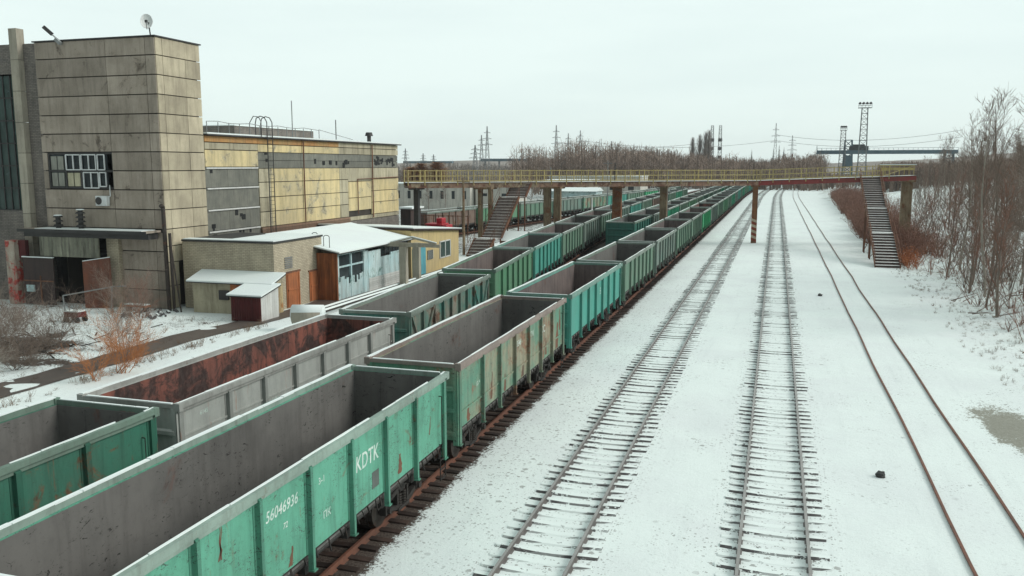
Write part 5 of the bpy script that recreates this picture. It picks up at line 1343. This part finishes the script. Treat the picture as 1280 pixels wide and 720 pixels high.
# red litter under the bank brush
# far woods
def wood(name,label,n,fn,mat,hh,seed,kind='stuff',w=1.,dens=12):
    mb=MB(); rnd=random.Random(seed)
    for i in range(n):
        x,y,z=fn(rnd); h=rnd.uniform(*hh)*(.78+.55*vnoise(x*.018,seed*3.1)+.18*vnoise(x*.09,5.)); mb.tint=rnd.uniform(.65,1.35); r_=.16*w
        mb.tube((x,y,z-.5),(x+rnd.gauss(0,.5),y,z+h*.9),r_,r_*.3,3,cap=False)
        for k in range(dens):
            t=rnd.uniform(.12,.95); a=rnd.uniform(0,6.28); L=h*.30*math.sqrt(max(.06,1-(1.7*t-.95)**2))*rnd.uniform(.5,1.2)
            c=Vector((x,y,z+h*.9*t)); e=c+Vector((math.cos(a)*L,math.sin(a)*L,L*rnd.uniform(.6,1.5)*(1.15-t)))
            s=Vector((-math.sin(a),math.cos(a),0))*(.05*w+.012*L)
            mb.face([c-s,c+s,e]); 
            for q in range(2):
                c2=c+(e-c)*rnd.uniform(.3,.8); e2=c2+Vector((rnd.gauss(0,.4*L),rnd.gauss(0,.4*L),L*rnd.uniform(.2,.7))); s2=Vector((s.y,-s.x,0))*.6+Vector((0,0,.02)); mb.face([c2-s2,c2+s2,e2])
    return tag(mb.build(name,M[mat],None),label,'wood',kind=kind)
def ring(pa,pb,Ya,Yb_,z=0):
    def f(rnd):
        Y=rnd.uniform(Ya,Yb_); return pt_at(rnd.uniform(pa,pb),Y),Y,(groundz(pt_at((pa+pb)/2,Y),Y) if z is None else z)
    return f
wood('far_wood','brown leafless wood along the horizon behind the footbridge',3000,ring(640,1030,340,620),'farwood',(9,21),1,w=2.0,dens=15)
wood('far_wood','brown wood on the horizon beyond the white depot',1700,ring(440,650,420,700),'fargrey',(7,12),2,w=2.2,dens=14)
wood('far_wood','brown wood under the gantry crane',1900,ring(1000,1210,330,560),'farwood',(7,12),3,w=2.,dens=14)
wood('far_wood','leafless wood far behind the factory tower',1100,lambda r:(r.uniform(-620,-240),r.uniform(150,560),0),'fargrey',(7,12),9,w=2.2,dens=12)
def hillw(rnd):
    Y=rnd.uniform(255,400); x=rnd.uniform(.105*Y,.34*Y); return x,Y,groundz(x,Y)
wood('hill_wood','dense brown wood on the rising bank behind the right-hand trees',3200,hillw,'farwood',(6,11),4,w=1.6,dens=15)
wood('near_far_wood','low leafless scrub between the depots and the wagons',520,ring(500,800,255,360),'farwood',(3,6),6,w=1.8)
def tree_far(px,Y,h,label,mat,shape='poplar'):
    x=pt_at(px,Y); o=thing('poplar_tree' if shape=='poplar' else 'evergreen_tree' if shape=='fir' else 'willow_tree',label,'tree',(x,Y,0)); rnd=random.Random(int(px*10))
    mb=MB(); mb.tube((x,Y,0),(x,Y,h*.97),h*.014+.05,.06,5); mb.build('trunk',M['bark'],o)
    mb=MB()
    for k in range(1500 if shape=='willow' else 520 if shape!='poplar' else 260):
        t=rnd.uniform(.12,1.); mb.tint=rnd.uniform(.6,1.4)
        a=rnd.uniform(0,6.28)
        if shape=='poplar': L=h*.17*(1.1-t)**.6; up=2.2; rr_=0
        elif shape=='fir': L=h*.26*(1.05-t)*rnd.uniform(.5,1.1); up=-.15; rr_=0
        else: L=h*.62*math.sqrt(max(.02,1-(t*1.6-.7)**2))*rnd.uniform(.5,1); up=.25; rr_=0
        c=Vector((x,Y,h*t*(.9 if shape=='poplar' else 1))); e=c+Vector((math.cos(a)*L,math.sin(a)*L,L*up)); s=Vector((-math.sin(a),math.cos(a),0))*(.10+.03*L*(6 if shape=='fir' else 1)); mb.face([c-s,c+s,e])
    mb.build('crown',M[mat],o)
for px,h,l in ((865,28,'leftmost bare poplar above the far wood'),(874,30,'second bare poplar above the far wood'),(881,32,'third bare poplar above the far wood'),(885,33,'tallest bare poplar beside the banded masts')): tree_far(px,560,h,l,'fargrey')
for px,Y,h,l in ((939,600,20,'small dark fir left of the evergreens'),(966,520,19,'left dark evergreen of the clump'),(973,520,21,'middle dark evergreen of the clump'),(979,520,20,'right dark evergreen of the clump'),(712,520,19,'dark evergreen under the pylon trio'),(730,560,18,'small dark evergreen right of the pylon trio'),(703,540,17,'dark evergreen left under the pylon trio')): tree_far(px,Y,h,l,'evergreen','fir')
for px,Y,h,l in ((526,240,9.6,'orange willow left of the pair beyond the hall'),(546,243,10.0,'orange willow right of the pair beyond the hall'),(514,236,8.6,'smallest orange willow beside the hall end')): tree_far(px,Y,h,l,'willow','willow')
o=copy_tree(pr[1]); o.location=(pt_at(662,140),140,0); o.scale=(.8,.8,.85); o['label']='pale bare tree rising behind the bridge above the left stairs'; o['group']='bare trees behind the bridge'
o=copy_tree(pr[0]); o.location=(pt_at(535,150),150,0); o.scale=(.55,.55,.5); o['label']='low bare tree in front of the whitish depot'; o['group']='bare trees behind the bridge'
o=copy_tree(pr[0]); o.location=(pt_at(556,160),160,0); o.scale=(.6,.6,.5); o['label']='spreading bare tree before the greyish store'; o['group']='bare trees behind the bridge'
# distant low hills
mb=MB(); px=[-700,-500,-350,-200,-60,60,200,400,700]; hz=[8,16,20,18,15,12,18,34,30]
me=[]
for i in range(len(px)-1):
    a,b_=px[i],px[i+1]; mb.hexa([(a,1150,-2),(b_,1150,-2),(b_,1500,-2),(a,1500,-2),(a,1250,hz[i]),(b_,1250,hz[i+1]),(b_,1300,hz[i+1]),(a,1300,hz[i])])
tag(mb.build('distant_hills',M['fargrey'],None),kind='structure')
# ------------------------------------------------------------------ air
HZ=True
if HZ:
    mb=MB(); mb.box(-1000,1000,-100,1650,-1.,60)
    m=bpy.data.materials.new('winter_air'); m.use_nodes=True; nt=m.node_tree; nt.nodes.clear(); out=nt.nodes.new('ShaderNodeOutputMaterial'); pv=nt.nodes.new('ShaderNodeVolumePrincipled')
    pv.inputs['Color'].default_value=(.93,.97,1,1); pv.inputs['Density'].default_value=.0002; pv.inputs['Anisotropy'].default_value=0
    nt.links.new(pv.outputs[0],out.inputs['Volume']); tag(mb.build('haze',m,None),kind='stuff')
# ------------------------------------------------------------------ light, sky, camera
w=bpy.data.worlds.new('World'); C.world=w; w.use_nodes=True; nt=w.node_tree; nt.nodes.clear()
out=nt.nodes.new('ShaderNodeOutputWorld'); bg=nt.nodes.new('ShaderNodeBackground'); sk=nt.nodes.new('ShaderNodeTexSky'); sk.sky_type='NISHITA'; sk.sun_disc=False
sk.sun_elevation=R(33); sk.sun_rotation=R(75)
tc=nt.nodes.new('ShaderNodeTexCoord'); mp=nt.nodes.new('ShaderNodeMapping'); mp.inputs['Scale'].default_value=(1,1,7); nz=nt.nodes.new('ShaderNodeTexNoise'); nz.inputs['Scale'].default_value=2.2; nz.inputs['Detail'].default_value=5
nt.links.new(tc.outputs['Generated'],mp.inputs[0]); nt.links.new(mp.outputs[0],nz.inputs['Vector'])
cr=nt.nodes.new('ShaderNodeMix'); cr.data_type='RGBA'; cr.inputs[6].default_value=(7.9,9.05,8.75,1); cr.inputs[7].default_value=(7.35,8.5,8.3,1)
rm=nt.nodes.new('ShaderNodeMapRange'); rm.inputs[1].default_value=.45; rm.inputs[2].default_value=.7; nt.links.new(nz.outputs[0],rm.inputs[0]); nt.links.new(rm.outputs[0],cr.inputs[0])
mx=nt.nodes.new('ShaderNodeMix'); mx.data_type='RGBA'; mx.inputs[0].default_value=.94
sx=nt.nodes.new('ShaderNodeVectorMath'); sx.operation='DOT_PRODUCT'; sx.inputs[1].default_value=(.45,.89,0); nt.links.new(tc.outputs['Generated'],sx.inputs[0])
g2=nt.nodes.new('ShaderNodeMapRange'); g2.inputs[1].default_value=-.9; g2.inputs[2].default_value=.25; g2.inputs[3].default_value=.32; g2.inputs[4].default_value=1.; nt.links.new(sx.outputs['Value'],g2.inputs[0])
vm=nt.nodes.new('ShaderNodeVectorMath'); vm.operation='SCALE'; nt.links.new(cr.outputs[2],vm.inputs[0]); nt.links.new(g2.outputs[0],vm.inputs['Scale'])
nt.links.new(sk.outputs[0],mx.inputs[6]); nt.links.new(vm.outputs[0],mx.inputs[7]); nt.links.new(mx.outputs[2],bg.inputs[0]); bg.inputs[1].default_value=.10; nt.links.new(bg.outputs[0],out.inputs[0])
sl=bpy.data.lights.new('sun','SUN'); sl.energy=1.65; sl.angle=R(22); sl.color=(1,.97,.92); so=bpy.data.objects.new('sun',sl); link(so)
el=R(33); az=R(75)   # compass angle from +Y toward +X
d=Vector((math.sin(az)*math.cos(el),math.cos(az)*math.cos(el),math.sin(el)))
so.rotation_euler=d.to_track_quat('Z','Y').to_euler()
cam=bpy.data.cameras.new('camera'); co=bpy.data.objects.new('camera',cam); link(co)
cam.sensor_width=36; cam.lens=36*1060/1280; cam.clip_end=4000; cam.clip_start=.1
co.location=(0,0,9.25); co.rotation_euler=(R(90-8.2133),0,R(17.2232)); C.camera=co
C.view_settings.view_transform='Standard'; C.view_settings.look='None'; C.view_settings.exposure=.20; C.view_settings.gamma=1
C.render.engine='CYCLES'; C.cycles.max_bounces=6; C.cycles.volume_bounces=0
